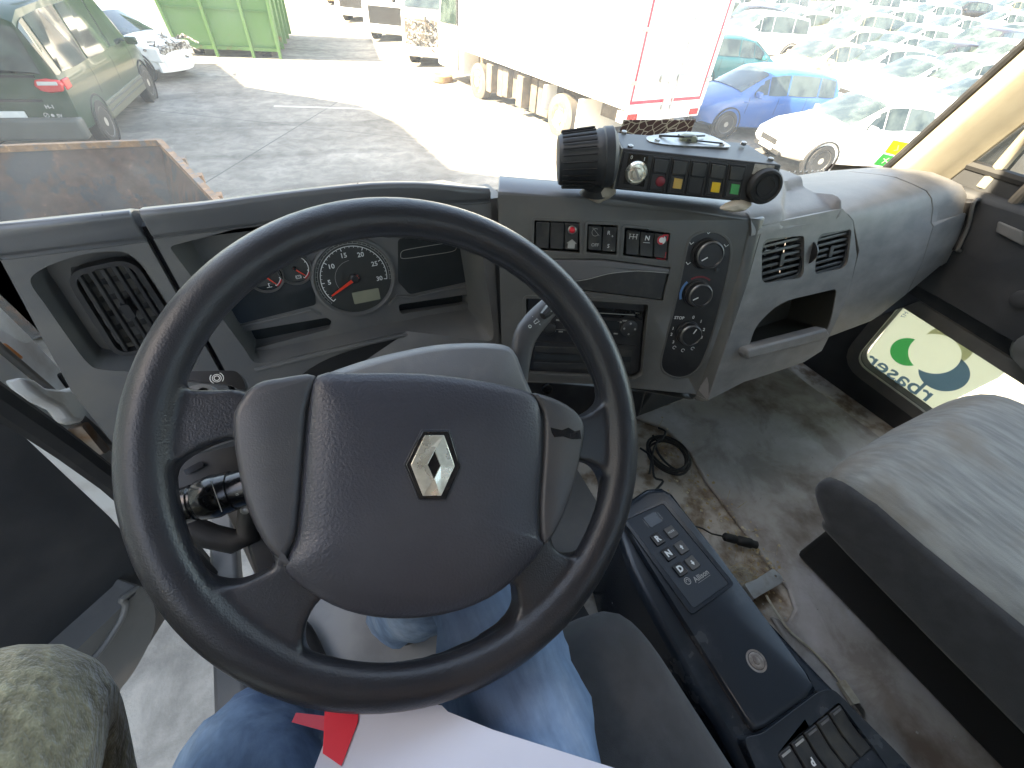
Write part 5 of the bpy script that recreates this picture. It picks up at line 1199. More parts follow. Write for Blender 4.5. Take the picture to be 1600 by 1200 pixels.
# cable coil, plug, bracket and white lead beside the console
ccl = MB(); c = hz(1042, 716, ZF)
for k, (rx, ry, dx, dy, a0) in enumerate(((.052, .062, 0, 0, 0), (.046, .060, .005, .004, .4), (.050, .052, -.008, -.002, 1.1), (.040, .055, .008, -.006, 1.9), (.055, .058, -.004, .006, 2.5))):
    pts = [c + Vector((dx + rx * math.cos(a), dy + ry * math.sin(a), .008 + .006 * k * .7 + .003 * math.sin(2 * a + a0))) for a in [2 * PI * i / 32 for i in range(32)]]
    ccl.tube(pts, .0032, 8, closed=True)
for tail in ([(1020, 680), (1030, 690), (1040, 675), (1028, 668)], [(1000, 700), (1018, 715), (1022, 745), (1036, 752), (1020, 770)], [(1055, 692), (1036, 683), (1022, 700), (1015, 740)]):
    ccl.tube([hz(a, b, ZF + .03) for a, b in spl(tail, 4, False)], .003, 8)
tag(ccl.build('cable_coil', M['rubber'], smooth=60), 'coil of thin black cable on the floor in front of the console', 'cable')
pg = thing('cable_plug', 'short black cable plug on a thin lead beside the console', 'plug', tuple(hz(1157, 844, ZF)))
a = hz(1130, 838, ZF + .015); b = hz(1184, 852, ZF + .012); L_ = (b - a).length
MB().lathe(a, b - a, [(.006, 0), (.010, .004), (.0105, L_ * .35), (.0085, L_ * .4), (.0115, L_ * .45), (.0115, L_ * .8), (.009, L_ * .84), (.009, L_ * .97), (.005, L_)], 20).build('plug_body', M['rubber'], pg, smooth=40)
MB().tube([hz(x_, y_, ZF + h_) for x_, y_, h_ in [(1080, 820, .02), (1098, 826, .02), (1112, 834, .014), (1130, 838, .015)]], .002).build('plug_lead', M['rubber'], pg)
bk = thing('metal_bracket', 'bent bare metal bracket lying on the floor beside the console', 'bracket', tuple(hz(1195, 912, ZF)))
FBk = FH.off(.022)
MB().prism(FBk, rnd(FBk.pl([(1163, 912), (1180, 906), (1208, 888), (1222, 900), (1223, 910), (1178, 936)]), .005), -.002, 0, holes=[circ(*FBk.px(1212, 900), .0028, 12)[::-1]]).build('bracket_plate', mat('galvanised', (.50, .54, .55), .35, metal=.7, col2=(.35, .34, .32), ns=35), bk, bevel=.001)
p1, p2 = FBk.px(1163, 912), FBk.px(1178, 936)
MB().add([FBk.P(*p1), FBk.P(*p2), FBk.P(*p2) + Vector((0, -.004, -.02)), FBk.P(*p1) + Vector((0, -.004, -.02))], [[0, 1, 2, 3]]).build('bracket_flange', bpy.data.materials['galvanised'], bk)
uc = thing('charging_cable', 'white charging lead with a plug running back along the floor beside the console', 'cable', tuple(hz(1240, 1000, ZF)))
pth = [hz(a, b, ZF + .008) for a, b in spl([(1197, 930), (1212, 955), (1232, 984), (1262, 1010), (1285, 1032), (1305, 1055), (1313, 1066)], 5, False)]
MB().tube(pth, .0026, 8).build('lead', M['cable_white'], uc, smooth=60)
a = hz(1313, 1064, ZF + .010); b = hz(1337, 1100, ZF + .010); d_ = (b - a).normalized(); FU = Fr(a, d_, (0, 0, 1)); L_ = (b - a).length
MB().prism(FU, rrect(L_ / 2, 0, L_, .016, .003), -.005, .005).build('plug_shell', M['cable_white'], uc, bevel=.002)
MB().prism(FU, rrect(L_ + .009, 0, .018, .011, .001), -.003, .003).build('plug_tip', M['steel'], uc, bevel=.0005)
# dry grass, chips and grit on the bare metal: nobody could count it
rr = random.Random(4); db = MB()
for k in range(260):
    px_ = rr.uniform(1030, 1225); py_ = 690 + (px_ - 1030) * 1.17 + rr.gauss(0, 26); p = hz(px_, py_, ZF + .001); a = rr.uniform(0, PI)
    L_ = rr.choice((.004, .006, .03, .045)); w_ = .0006 if L_ > .01 else L_ * .6; d = Vector((math.cos(a), math.sin(a), rr.uniform(0, .15))); s_ = Vector((-d.y, d.x, 0)) * w_
    if L_ > .01 and rr.random() < .5: px2 = rr.gauss(1165, 18); py2 = rr.gauss(895, 16); p = hz(px2, py2, ZF + .004)
    db.add([p - d * L_ / 2 - s_, p + d * L_ / 2 - s_, p + d * L_ / 2 + s_ + Vector((0, 0, .001)), p - d * L_ / 2 + s_ + Vector((0, 0, .001))], [[0, 1, 2, 3]])
tag(db.build('debris', mat('dry_grass', (.38, .28, .14), .8, col2=(.6, .55, .42), ns=60)), kind='stuff')
gr = MB()
for k in range(60):
    p = hz(rr.uniform(1050, 1500), rr.uniform(640, 1180), ZF + .001); gr.box(p, (rr.uniform(.0015, .004), rr.uniform(.0015, .004), .0015), rr.uniform(0, 3))
tag(gr.build('grit', M['mark_dim']), kind='stuff')
# ================================================================== THE YARD OUTSIDE
def gp(px_, py_, h=0): return hz(px_, py_, GZ + h)
def matground():
    m, t, p = nodes('yard_concrete'); n1 = noise(t, .35, 8, rough=.65); n2 = noise(t, 3, 8, rough=.7, dist=.5); n3 = noise(t, 60, 3)
    a = ramp(t, n1.outputs[0], [(.35, (.17, .152, .128)), (.55, (.24, .216, .184)), (.7, (.33, .297, .255))]); b = ramp(t, n2.outputs[0], [(.40, (.72, .72, .72)), (.6, (1.08,) * 3)])
    c = mixc(t, 1.0, a.outputs[0], b.outputs[0], 'MULTIPLY')
    br = t.nodes.new('ShaderNodeTexBrick'); br.offset = 0; br.inputs['Scale'].default_value = 1; br.inputs['Brick Width'].default_value = 5.2; br.inputs['Row Height'].default_value = 4.6; br.inputs['Mortar Size'].default_value = .018; br.inputs['Mortar Smooth'].default_value = .3
    mp = t.nodes.new('ShaderNodeMapping'); mp.inputs['Rotation'].default_value = (0, 0, R(32)); tc = t.nodes.new('ShaderNodeTexCoord'); t.links.new(tc.outputs['Object'], mp.inputs[0]); t.links.new(mp.outputs[0], br.inputs[0])
    c = mixc(t, br.outputs['Fac'], c, (.10, .095, .085))
    wv = t.nodes.new('ShaderNodeTexWave'); wv.wave_type = 'RINGS'; wv.inputs['Scale'].default_value = .16; wv.inputs['Distortion'].default_value = 9; wv.inputs['Detail'].default_value = 3; wv.inputs['Detail Scale'].default_value = .5; t.links.new(tc.outputs['Object'], wv.inputs[0])
    r2 = ramp(t, wv.outputs[0], [(.90, (1,) * 3), (.97, (.8,) * 3)]); c = mixc(t, 1.0, c, r2.outputs[0], 'MULTIPLY')
    t.links.new(c, p.inputs['Base Color']); p.inputs['Roughness'].default_value = .85; bump(t, p, n3.outputs[0], .3, .01); return m
M['ground'] = matground()
g = MB(); n = 40
vs = []; 
def gh_(x, y):
    d = math.hypot(x, y); s_ = min(1, max(0, (x - 9.7) / 3))
    return GZ + s_ * (.055 * max(0, min(d, 16) - 9) + .045 * max(0, d - 16)) + .10 * max(0, d - 65)
ys = [-60 + 5.5 * j for j in range(60)]; xs_ = [-120 + 6 * i for i in range(60)]
for y in ys:
    for x in xs_: vs.append(Vector((x, y, gh_(x, y))))
N_ = len(xs_); g.add(vs, [[j * N_ + i, j * N_ + i + 1, (j + 1) * N_ + i + 1, (j + 1) * N_ + i] for j in range(len(ys) - 1) for i in range(N_ - 1)])
tag(g.build('ground', M['ground'], smooth=60), kind='structure')
MB().add([(-900, -900, GZ - .5), (900, -900, GZ - .5), (900, 900, GZ - .5), (-900, 900, GZ - .5)], [[0, 1, 2, 3]]).build('far_ground', M['ground'])['kind'] = 'structure'
# unseen industrial building to the left, outline shaped to shade the truck and van
bd = thing('unseen_building', 'long pale unseen industrial shed left of the yard, shaped to throw shade over the parked van', 'building', (-12, 4, GZ))
H_ = 7.8; foot = [(-4.45, -14), (-4.45, 5), (-4.9, 9.1), (-5.9, 9.9), (-6.0, 13.2), (-6.5, 15.2), (-9.2, 17.7), (-9.8, 21), (-22, 21), (-22, -14)]
M['shed'] = mat('shed_cladding', (.66, .64, .58), .6, ns=1.2, col2=(.6, .57, .5)); fr = Fr((0, 0, GZ), (1, 0, 0), (0, 0, 1))  # cladding kept pale to bounce more light towards the cab
MB().prism(fr, foot, 0, H_).build('wall', M['shed'], bd); MB().prism(fr, inset(foot, .3), H_, H_ + .3).build('roof', M['shed'], bd)
for k in range(5):
    f = Fr((-4.43, -12 + k * 4.6, GZ), (0, 1, 0), (1, 0, 0)); MB().prism(f, [(0, 3.2), (2.4, 3.2), (2.4, 4.6), (0, 4.6)], -.05, .05).build('window', M['glass_dark'], bd)
    MB().prism(f, [(0, 3.05), (2.4, 3.05), (2.4, 3.2), (0, 3.2)], -.05, .12).build('window_sill', M['shed'], bd)

# ---------------------------------------------------------------- rust skip just ahead of the cab
def matrust(name, paint, rust=(.22, .09, .04), thr=.5, sc_=2.2):
    m, t, p = nodes(name); n = noise(t, sc_, 9, rough=.68); n2 = noise(t, 9, 6, rough=.7)
    a = ramp(t, n2.outputs[0], [(.4, tuple(x * .7 for x in rust)), (.6, rust), (.7, tuple(min(1, x * 1.9) for x in rust))]); b = ramp(t, n.outputs[0], [(thr - .03, (0, 0, 0)), (thr + .04, (1, 1, 1))])
    t.links.new(mixc(t, b.outputs[0], paint, a.outputs[0]), p.inputs['Base Color']); p.inputs['Roughness'].default_value = .7; bump(t, p, n2.outputs[0], .4, .01); return m
M['skip'] = matrust('rusty_skip_paint', (.030, .029, .034), (.095, .045, .028), .49, 2.4); M['skip_rim'] = matrust('rusty_rim', (.16, .12, .10), (.34, .17, .08), .45, 6)
sk = thing('rusty_skip', 'rusty dark open steel skip right in front of the truck', 'skip', (-2.4, 6.0, GZ))
zt = -1.9; A = hz(250, 222, zt); Bb = hz(325, 300, zt); Lf = hz(0, 232, zt); Lf = A + (Lf - A) * 2.2; dn_ = (Bb - A) * 1.35
rim = [A, A + dn_, Lf + dn_, Lf]
base = [Vector((p.x + (.35 if i > 1 else -.25), p.y + (-.45 if i in (0, 3) else .4), GZ + .12)) for i, p in enumerate(rim)]
mb = MB()
for i in range(4):
    a, b, c, d = rim[i], rim[(i + 1) % 4], base[(i + 1) % 4], base[i]; nn_ = (b - a).cross(d - a).normalized() * .03
    mb.rings([[a, b, c, d], [a + nn_, b + nn_, c + nn_, d + nn_]])
mb.build('skip_walls', M['skip'], sk, smooth=0)
MB().rings([[p + Vector((0, 0, 0)) for p in base], [p + Vector((0, 0, -.06)) for p in base]]).build('skip_floor', M['skip'], sk)
mb = MB()
for i in range(4): mb.tube([rim[i], rim[(i + 1) % 4]], .045, 4)
mb.build('skip_rim', M['skip_rim'], sk, smooth=0)
for k in range(3): 
    p = A.lerp(A + dn_, .3 + .25 * k); MB().box(p + Vector((.06, 0, -.02)), (.05, .10, .09)).build('lashing_hook', M['skip_rim'], sk)
# ---------------------------------------------------------------- green hook-lift container
M['cgreen'] = matrust('green_container_paint', (.095, .205, .065), (.16, .13, .05), .66, 1.4); M['cgreen2'] = matrust('green_rib_paint', (.075, .17, .05), (.18, .10, .05), .62, 3)
ct = thing('green_container', 'tall green steel roll-off container with welded ribs beyond the van', 'container', (0, 23.5, GZ))
q0 = gp(283, 86); q1 = gp(440, 92); q0, q1 = Vector((q0.x, q0.y, 0)), Vector((q1.x, q1.y, 0)); uc_ = (q1 - q0).normalized(); nb = Vector((uc_.y, -uc_.x, 0)); wd = (q1 - q0).length
FCt = Fr(Vector((q0.x, q0.y, GZ)), uc_, nb)
MB().prism(FCt, [(.05, .25), (wd - .05, .25), (wd + .05, 2.9), (-.25, 2.9)], -5.6, -.06).build('container_body', M['cgreen'], ct)
for u_, l_ in ((.02, -.28), (.36 * wd, -.06), (.72 * wd, -.0), (wd - .02, .04)):
    MB().prism(FCt, [(u_ - .045, .0), (u_ + .045, .0), (u_ + l_ + .045, 2.9), (u_ + l_ - .045, 2.9)], -.1, .10).build('rib', M['cgreen2'], ct, bevel=.01)
MB().fbox(FCt, .0, wd, 1.25, 1.30, -.07, -.02).fbox(FCt, .0, wd, .2, .3, -.07, .02).fbox(FCt, -.3, wd + .1, 2.82, 2.98, -.2, .08).build('cross_rail', M['cgreen2'], ct)
for k in range(4): MB().box(FCt.P(wd + .01, 1.5, -1.0 - 1.3 * k), (.12, .12, 2.7), math.atan2(uc_.y, uc_.x)).build('side_rib', M['cgreen2'], ct)
for u_ in (.5, wd - .5): MB().lathe(FCt.P(u_, .12, -.4), FCt.u, [(.12, -.15), (.12, .15)], 16).build('roller', M['rubber'], ct)

# ---------------------------------------------------------------- cars
def paint(name, c, r_=.28): 
    m = mat(name, c, r_, col2=tuple(min(1, x * .85 + .03) for x in c), ns=3, lo=.5, hi=.75, coat=.3); return m
P = {k: paint('paint_' + k, c) for k, c in dict(white=(.72, .73, .72), silver=(.42, .44, .45), blue=(.02, .10, .30), teal=(.012, .085, .10), green=(.008, .036, .016), grey=(.20, .21, .22), black=(.03, .03, .035), red=(.35, .03, .03), beige=(.52, .46, .36), darkblue=(.03, .06, .16), paleblue=(.35, .48, .55), gold=(.38, .33, .2)).items()}
def matcarglass():
    m, t, p = nodes('car_glass'); n = noise(t, 2, 3); r = ramp(t, n.outputs[0], [(.4, (.02, .03, .03)), (.6, (.06, .08, .075))]); t.links.new(r.outputs[0], p.inputs['Base Color']); p.inputs['Roughness'].default_value = .06; p.inputs['Coat Weight'].default_value = .4; return m
M['car_glass'] = matcarglass()
M['head'] = mat('headlamp', (.55, .56, .55), .12, metal=.4); M['tail'] = mat('tail_lamp', (.5, .02, .02), .15); M['dirt'] = None; M['cladding'] = mat('grey_cladding', (.06, .065, .06), .6); M['alloy'] = mat('alloy', (.42, .40, .37), .4, metal=.7, ns=20); M['plate'] = mat('number_plate', (.7, .7, .68), .4); M['inside'] = mat('engine_bay', (.09, .075, .06), .7, col2=(.4, .38, .34), ns=14, lo=.5, hi=.55)
KIND = {
 # y along the car (0 = middle), (y, zlow, zbelt, hw_low, hw_belt, zroof|None, hw_roof)
 'hatch': dict(L=3.95, W=1.68, wh=.30, wb=(-1.22, 1.24), st=[(-1.97, .42, .82, .62, .74, None, 0), (-1.90, .24, .90, .74, .81, None, 0), (-1.62, .20, .94, .80, .83, 1.38, .60), (-1.1, .18, .94, .82, .84, 1.45, .63), (-.2, .18, .93, .82, .84, 1.47, .64), (.35, .18, .92, .82, .84, 1.40, .62), (1.10, .19, .92, .81, .83, None, 0), (1.62, .22, .78, .77, .79, None, 0), (1.90, .26, .62, .66, .68, None, 0), (1.98, .36, .52, .54, .56, None, 0)]),
 'sedan': dict(L=4.45, W=1.74, wh=.31, wb=(-1.32, 1.38), st=[(-2.22, .42, .84, .62, .74, None, 0), (-2.12, .26, .93, .76, .82, None, 0), (-1.55, .2, .98, .82, .85, None, 0), (-.92, .18, .95, .84, .86, 1.38, .60), (-.2, .18, .93, .84, .86, 1.44, .63), (.28, .18, .92, .84, .86, 1.40, .62), (1.05, .19, .90, .83, .85, None, 0), (1.70, .22, .78, .79, .81, None, 0), (2.10, .28, .62, .68, .70, None, 0), (2.22, .38, .52, .54, .56, None, 0)]),
 'suv': dict(L=4.4, W=1.80, wh=.35, wb=(-1.3, 1.34), st=[(-2.18, .5, .95, .68, .80, None, 0), (-2.1, .36, 1.02, .80, .87, None, 0), (-1.85, .30, 1.05, .85, .88, 1.55, .68), (-1.1, .28, 1.04, .87, .89, 1.64, .70), (-.1, .28, 1.03, .87, .89, 1.66, .70), (.42, .28, 1.02, .87, .89, 1.58, .68), (1.10, .30, 1.02, .86, .88, None, 0), (1.75, .34, .92, .82, .85, None, 0), (2.08, .38, .76, .74, .76, None, 0), (2.2, .46, .62, .60, .62, None, 0)]),
 'van': dict(L=4.7, W=1.82, wh=.33, wb=(-1.52, 1.52), st=[(-2.36, .45, 1.06, .80, .86, None, 0), (-2.33, .38, 1.08, .86, .905, 1.78, .70), (-2.15, .33, 1.08, .88, .915, 1.90, .745), (-1.0, .30, 1.06, .89, .915, 1.95, .76), (.3, .30, 1.05, .89, .915, 1.94, .75), (.95, .30, 1.04, .89, .91, 1.82, .72), (1.72, .30, 1.04, .87, .89, None, 0), (2.10, .33, .86, .82, .84, None, 0), (2.30, .38, .70, .72, .74, None, 0), (2.36, .46, .60, .60, .62, None, 0)])}
def ring_(s_):
    y, zl, zb_, hl, hb, zr, hr = s_
    if zr is None: zr = zb_ + .05; hr = hb * .82
    r_ = [(hl * .75, zl), (hl, zl + .07), (hl + (hb - hl) * .6, (zl + zb_) * .5), (hb, zb_ - .10), (hb * .975, zb_ - .015), (hr + (hb * .975 - hr) * .06 if s_[5] else hr * 1.06, (zr - .05) if s_[5] else zb_ + .02), (hr * .88, zr - .008), (hr * .4, zr + .012)]
    return [Vector((x, y, z)) for x, z in r_] + [Vector((-x, y, z)) for x, z in r_[::-1]]
def pane(mb, a, b, c, d, i0=.06, i1=.08, off=.006, n=4):
    """a glass pane laid in a body face with its edge drawn in"""
    nn_ = (b - a).cross(d - a).normalized()
    bl = lambda s_, t_: (a * (1 - s_) + b * s_) * (1 - t_) + (d * (1 - s_) + c * s_) * t_
    P0 = [bl(i0, i1), bl(1 - i0, i1), bl(1 - i0, 1 - i1), bl(i0, 1 - i1)]; ctr = sum(P0, Vector()) / 4
    return P0, nn_
def make_car(kind, name, label, cat, pm, group=None, detail=True, wreck=False):
    K = KIND[kind]; t_ = thing(name, label, cat, (0, 0, 0), 0, group); st = K['st']; rs = [ring_(s_) for s_ in st]
    body = MB().rings(rs).build('body', pm, t_, smooth=38)
    gh = [i for i, s_ in enumerate(st) if s_[5]]
    def quadpane(nm, a, b, c, d, up=.0, i0=.05, i1=.1):
        nn_ = (b - a).cross(d - a).normalized(); bl = lambda s_, q: (a * (1 - s_) + b * s_) * (1 - q) + (d * (1 - s_) + c * s_) * q
        pts = [bl(i0, i1), bl(.5, i1 * .8), bl(1 - i0, i1), bl(1 - i0, 1 - i1), bl(.5, 1 - i1 * .8), bl(i0, 1 - i1)]; c0 = bl(.5, .5)
        if nn_.dot(c0 - Vector((0, c0.y * .9, .9))) < 0: nn_ = -nn_
        o_ = MB().rings([[p + nn_ * (.012 + up) for p in pts], [p + nn_ * (-.03 + up) for p in pts]]).build(nm, M['car_glass'], t_, smooth=0); return o_
    f, bk_ = gh[-1], gh[0]
    def strip_pane(nm, A_, B_, i1=.06):
        ns = len(A_); lo_, hi_ = [], []
        for i in range(ns):
            t0_, t1_ = i1, 1 - i1; a_, b_ = A_[i], B_[i]
            if i in (0, ns - 1): j = 1 if i == 0 else ns - 2; a_ = a_.lerp(A_[j], .22); b_ = b_.lerp(B_[j], .22)
            lo_.append(a_.lerp(b_, t0_)); hi_.append(a_.lerp(b_, t1_))
        nn_ = (lo_[ns // 2] - lo_[ns // 2 - 1]).cross(hi_[ns // 2] - lo_[ns // 2]).normalized()
        if nn_.z < 0: nn_ = -nn_
        up_ = nn_ * .014; dn2 = nn_ * -.02
        MB().rings([[p + up_ for p in lo_] + [p + dn2 for p in lo_[::-1]], [p + up_ for p in hi_] + [p + dn2 for p in hi_[::-1]]]).build(nm, M['car_glass'], t_, smooth=30)
    F0, F1 = rs[f + 1], rs[f]; strip_pane('windshield', F0[5:11], F1[5:11])
    B0, B1 = rs[bk_ - 1], rs[bk_]
    strip_pane('rear_window', B0[5:11], B1[5:11], .10)
    for sgn in (0, 1):
        for i in range(bk_, f):
            a_, b_ = rs[i], rs[i + 1]; k5, k4 = (5, 4) if sgn == 0 else (10, 11)
            quadpane('side_window', a_[k4], b_[k4], b_[k5], a_[k5], .0, .035, .10)
        k5, k4 = (5, 4) if sgn == 0 else (10, 11)
        a_, b_ = rs[f], rs[f + 1]; quadpane('side_window', a_[k4], a_[k4].lerp(b_[k4], .55), a_[k5].lerp(b_[k5], .5), a_[k5], .0, .05, .14)
    for sx in (-1, 1):
        for wy in K['wb']:
            hw = K['W'] / 2; R_ = K['wh']
            arch = MB().lathe((sx * (hw - .16), wy, R_ + .01), (sx, 0, 0), [(R_ + .07, 0), (R_ + .07, .155), (R_ + .045, .157), (R_ + .045, .02)], 28).build('wheel_arch', M['black_matt'], t_)
            wl = MB().lathe((sx * (hw - .20), wy, R_), (sx, 0, 0), [(R_ * .6, 0), (R_ * .96, .0), (R_, .03), (R_, .17), (R_ * .95, .195), (R_ * .72, .20), (R_ * .68, .19)], 28).build('wheel', M['rubber'], t_)
            rm = MB().lathe((sx * (hw - .02), wy, R_), (sx, 0, 0), [(R_ * .69, 0), (R_ * .66, .012), (R_ * .60, -.01), (R_ * .25, -.015), (R_ * .2, .01), (.01, .012)], 24)
            rm.build('rim', M['alloy'], wl)
            sl_ = MB()
            for k in range(5):
                a = 2 * PI * (k + .5) / 5; e = Vector((0, math.cos(a), math.sin(a))); s_ = Vector((0, -math.sin(a), math.cos(a))); c = Vector((sx * (hw - .018), wy, R_)) + e * R_ * .45; 
                sl_.rings([[c + s_ * (R_ * .13) * math.cos(b) + e * R_ * .14 * math.sin(b) + Vector((sx * h, 0, 0)) for b in [2 * PI * i / 8 for i in range(8)]] for h in (-.01, .006)])
            sl_.build('rim_opening', M['black_matt'], wl)
    s1, s0 = st[-2], st[-3]
    zf_ = s1[2] - .02; yf = st[-2][0]; hwf = s1[4]
    if not wreck:
        for sx in (-1, 1):
            c = Vector((sx * (hwf - .10), yf - .06, zf_ - .05)); MB().rings([[c + Vector((sx * x, y, z)) for x, y, z in ((-.16, .11, -.05), (.08, .02, -.05), (.14, -.16, .03), (.10, -.18, .09), (-.10, .02, .07), (-.17, .09, .02))], [c + Vector((sx * x, y - .08, z)) for x, y, z in ((-.16, .11, -.05), (.08, .02, -.05), (.14, -.16, .03), (.10, -.18, .09), (-.10, .02, .07), (-.17, .09, .02))]]).build('headlight', M['head'], t_, bevel=.01)
        MB().box((0, st[-1][0] - .01, st[-1][1] + .12), (.62, .05, .11)).build('grille', M['black_matt'], t_, bevel=.01)
        MB().box((0, st[-1][0] + .022, st[-1][1] + .0), (.50, .015, .11)).build('number_plate', M['plate'], t_)
        MB().box((0, st[-1][0] - .06, st[-1][1] - .06), (1.0, .12, .07)).build('bumper_vent', M['black_matt'], t_, bevel=.01)
    if kind != 'van':
        for sx in (-1, 1): MB().box((sx * (st[1][4] - .11), st[1][0] - .02, st[1][2] - .13), (.20, .16, .15)).build('tail_light', M['tail'], t_, bevel=.03)
        MB().box((0, st[0][0] - .015, st[0][2] - .2), (.5, .03, .11)).build('number_plate', M['plate'], t_)
    for sx in (-1, 1):
        b_ = rs[f + 1][4]; a_ = rs[f][4]; c = a_.lerp(b_, .45); c = Vector((sx * (abs(c.x) + .10), c.y, c.z + .07))
        MB().box(c, (.20, .09, .13)).build('side_mirror', pm, t_, bevel=.03)
    # shut lines and handles
    for sx in (0, 1):
        k4, k3, k2 = (4, 3, 2) if sx == 0 else (11, 12, 13); mb = MB(); q_ = .004 if sx == 0 else -.004
        ys_ = [K['wb'][0] + .42, (K['wb'][0] + K['wb'][1]) / 2 + .0, K['wb'][1] - .40]
        for yy in ys_:
            for i in range(len(st) - 1):
                if st[i][0] <= yy <= st[i + 1][0]:
                    t2 = (yy - st[i][0]) / (st[i + 1][0] - st[i][0]); pts = [rs[i][k].lerp(rs[i + 1][k], t2) for k in (k4, k3, k2)]; mb.tube([p + Vector((q_ * .0 - (.006 if sx == 0 else -.006), 0, 0)) for p in pts], .009, 4)
        mb.build('door_gap', M['black_matt'], t_)
        for yy in (ys_[1] - .12, ys_[2] - .95 if kind == 'van' else ys_[1] + .9):
            MB().box((math.copysign(K['W'] / 2 - .012, 1 - 2 * sx), yy, st[4][2] - .13), (.03, .16, .03)).build('door_handle', pm if kind != 'van' else M['cladding'], t_, bevel=.008)
    return t_
def place(t_, x, y, az, z=GZ): t_.location = (x, y, z); t_.rotation_euler = (0, 0, -R(az)); return t_
# --- the green minibus with its tail towards us
van = make_car('van', 'minibus', 'dark green minibus with its tail towards the truck and a red and white rear lamp', 'van', P['green'])
fv = Fr((0, -2.365, 0), (1, 0, 0), (0, -1, 0))
for sx in (-1, 1):
    lamp = [(sx * .56, 1.01), (sx * .60, 1.08), (sx * .74, 1.10), (sx * .88, 1.08), (sx * .905, 1.02), (sx * .88, .94), (sx * .72, .92), (sx * .60, .95)]
    la = MB().prism(fv, lamp[::sx], -.10, .025).build('tail_light', M['tail'], van, bevel=.02)
    MB().prism(fv, [(sx * .61, 1.015), (sx * .62, 1.065), (sx * .86, 1.065), (sx * .86, 1.02)][::sx], .02, .031).build('reverse_lens', M['head'], la, bevel=.006)
    MB().box((sx * .90, -2.20, 1.01), (.04, .22, .13)).build('tail_light', M['tail'], van, bevel=.015)
MB().box((0, -2.36, .45), (1.80, .22, .30)).build('rear_bumper', M['cladding'], van, bevel=.05, seg=3)
MB().box((0, -2.372, .82), (1.1, .03, .03)).build('tailgate_groove', M['black_matt'], van)
MB().text(fv, .60, .74, 'H-1', .075, .012, bold=.002).build('badge', M['head'], van)
MB().text(fv, .66, .62, 'SV', .065, .012, bold=.002).arc(fv, (.50, .63), .03, 0, 2 * PI, .008, .012, 20).line(fv, [(.475, .61), (.525, .65)], .006, .012).disc(fv, (.575, .628), .022, .012, 14).build('badge', M['head'], van)
for sx in (-1, 1):
    MB().box((sx * .895, 0, .42), (.05, 2.35, .26)).build('side_cladding', mat('van_cladding', (.08, .085, .06), .55), van, bevel=.02)
    for k in (0, 1): MB().box((sx * .925, 0, .50 - .09 * k), (.02, 2.3, .025)).build('cladding_rib', M['cladding'], van, bevel=.006)
MB().box((.35, -2.37, 1.12), (.55, .03, .03)).build('rear_wiper', M['black_matt'], van)
MB().box((0, -2.37, .62), (.5, .02, .12)).build('number_plate', M['plate'], van)
for sx in (-1, 1): MB().tube([(sx * .66, -1.9, 2.0), (sx * .68, -1.7, 2.03), (sx * .68, .2, 2.04), (sx * .66, .5, 1.99)], .018).build('roof_rail', M['cladding'], van)
place(van, -3.27, 13.83, 8.6); van.scale = (1.12, 1.12, 1.12)
# --- stripped white car with its front torn open
wc = make_car('hatch', 'wrecked_car', 'white car with its nose torn open beside the green minibus', 'wrecked car', P['white'], wreck=True)
MB().box((0, 1.55, .60), (1.3, .75, .35)).build('engine_bay', M['inside'], wc, bevel=.08)
rr = random.Random(12); mb = MB()
for k in range(34):
    a = Vector((rr.uniform(-.7, .7), rr.uniform(1.2, 2.0), rr.uniform(.6, .92))); mb.tube([a, a + Vector((rr.uniform(-.3, .3), rr.uniform(-.2, .3), rr.uniform(-.1, .1))), a + Vector((rr.uniform(-.4, .4), rr.uniform(-.1, .4), rr.uniform(-.2, .0)))], rr.uniform(.012, .035), 5)
mb.build('torn_parts', M['inside'], wc)
MB().rings([[Vector((x * .80, 1.75 + .35 * math.cos(x * 1.4), z)) for x in [-1 + .2 * i for i in range(11)]] + [Vector((x * .74, 1.65 + .3 * math.cos(x * 1.4), z)) for x in [1 - .2 * i for i in range(11)]] for z in (.22, .46)]).build('loose_bumper', P['white'], wc, bevel=.02)
for sx in (-1, 1): MB().box((sx * .74, 1.5, .62), (.10, .8, .34)).build('wing', P['white'], wc, bevel=.04)
fw_ = Fr((.845, 0, .6), (0, 1, 0), (1, 0, 0)); MB().text(fw_, .95, .12, '2', .16, .012).arc(fw_, (.95, .12), .11, 0, 2 * PI, .018, .012, 20).build('number_mark', M['black_matt'], wc)
f_ = gp(296, 122); place(wc, f_.x - .88 * 2.0, f_.y + .47 * 2.0, 118)
# --- named cars on the right, nearest first
proto = {'hatch': make_car('hatch', 'parked_car', 'x', 'car', P['blue']), 'sedan': make_car('sedan', 'parked_car', 'x', 'car', P['white']), 'suv': make_car('suv', 'parked_car', 'x', 'car', P['silver'])}
orig = {'hatch': P['blue'], 'sedan': P['white'], 'suv': P['silver']}; used = set()
GRP = 'cars parked in the scrapyard rows'
def gps(px_, py_):
    z = GZ
    for _ in range(12): p = hz(px_, py_, z); z = .5 * z + .5 * gh_(p.x, p.y)
    return p
def car(kind, px_, py_, az, colr, label, back=0, grp=GRP):
    """stand a car with its middle on the ground seen at this picture point"""
    g_ = gps(px_, py_) if not isinstance(px_, float) else Vector((px_, py_, 0))
    if kind in used: t_ = copy_tree(proto[kind], mats=[(orig[kind], P[colr])] if P[colr] != orig[kind] else None)
    else:
        used.add(kind); t_ = proto[kind]
        if P[colr] != orig[kind]:
            for c in kids(t_):
                for s_ in c.material_slots:
                    if s_.material == orig[kind]: s_.link = 'OBJECT'; s_.material = P[colr]
    t_['label'] = label; t_['group'] = grp; place(t_, g_.x, g_.y, az, gh_(g_.x, g_.y)); return t_
car('hatch', 12.2, 9.0, 286, 'blue', 'bright blue hatchback nosed up behind the box truck doors')
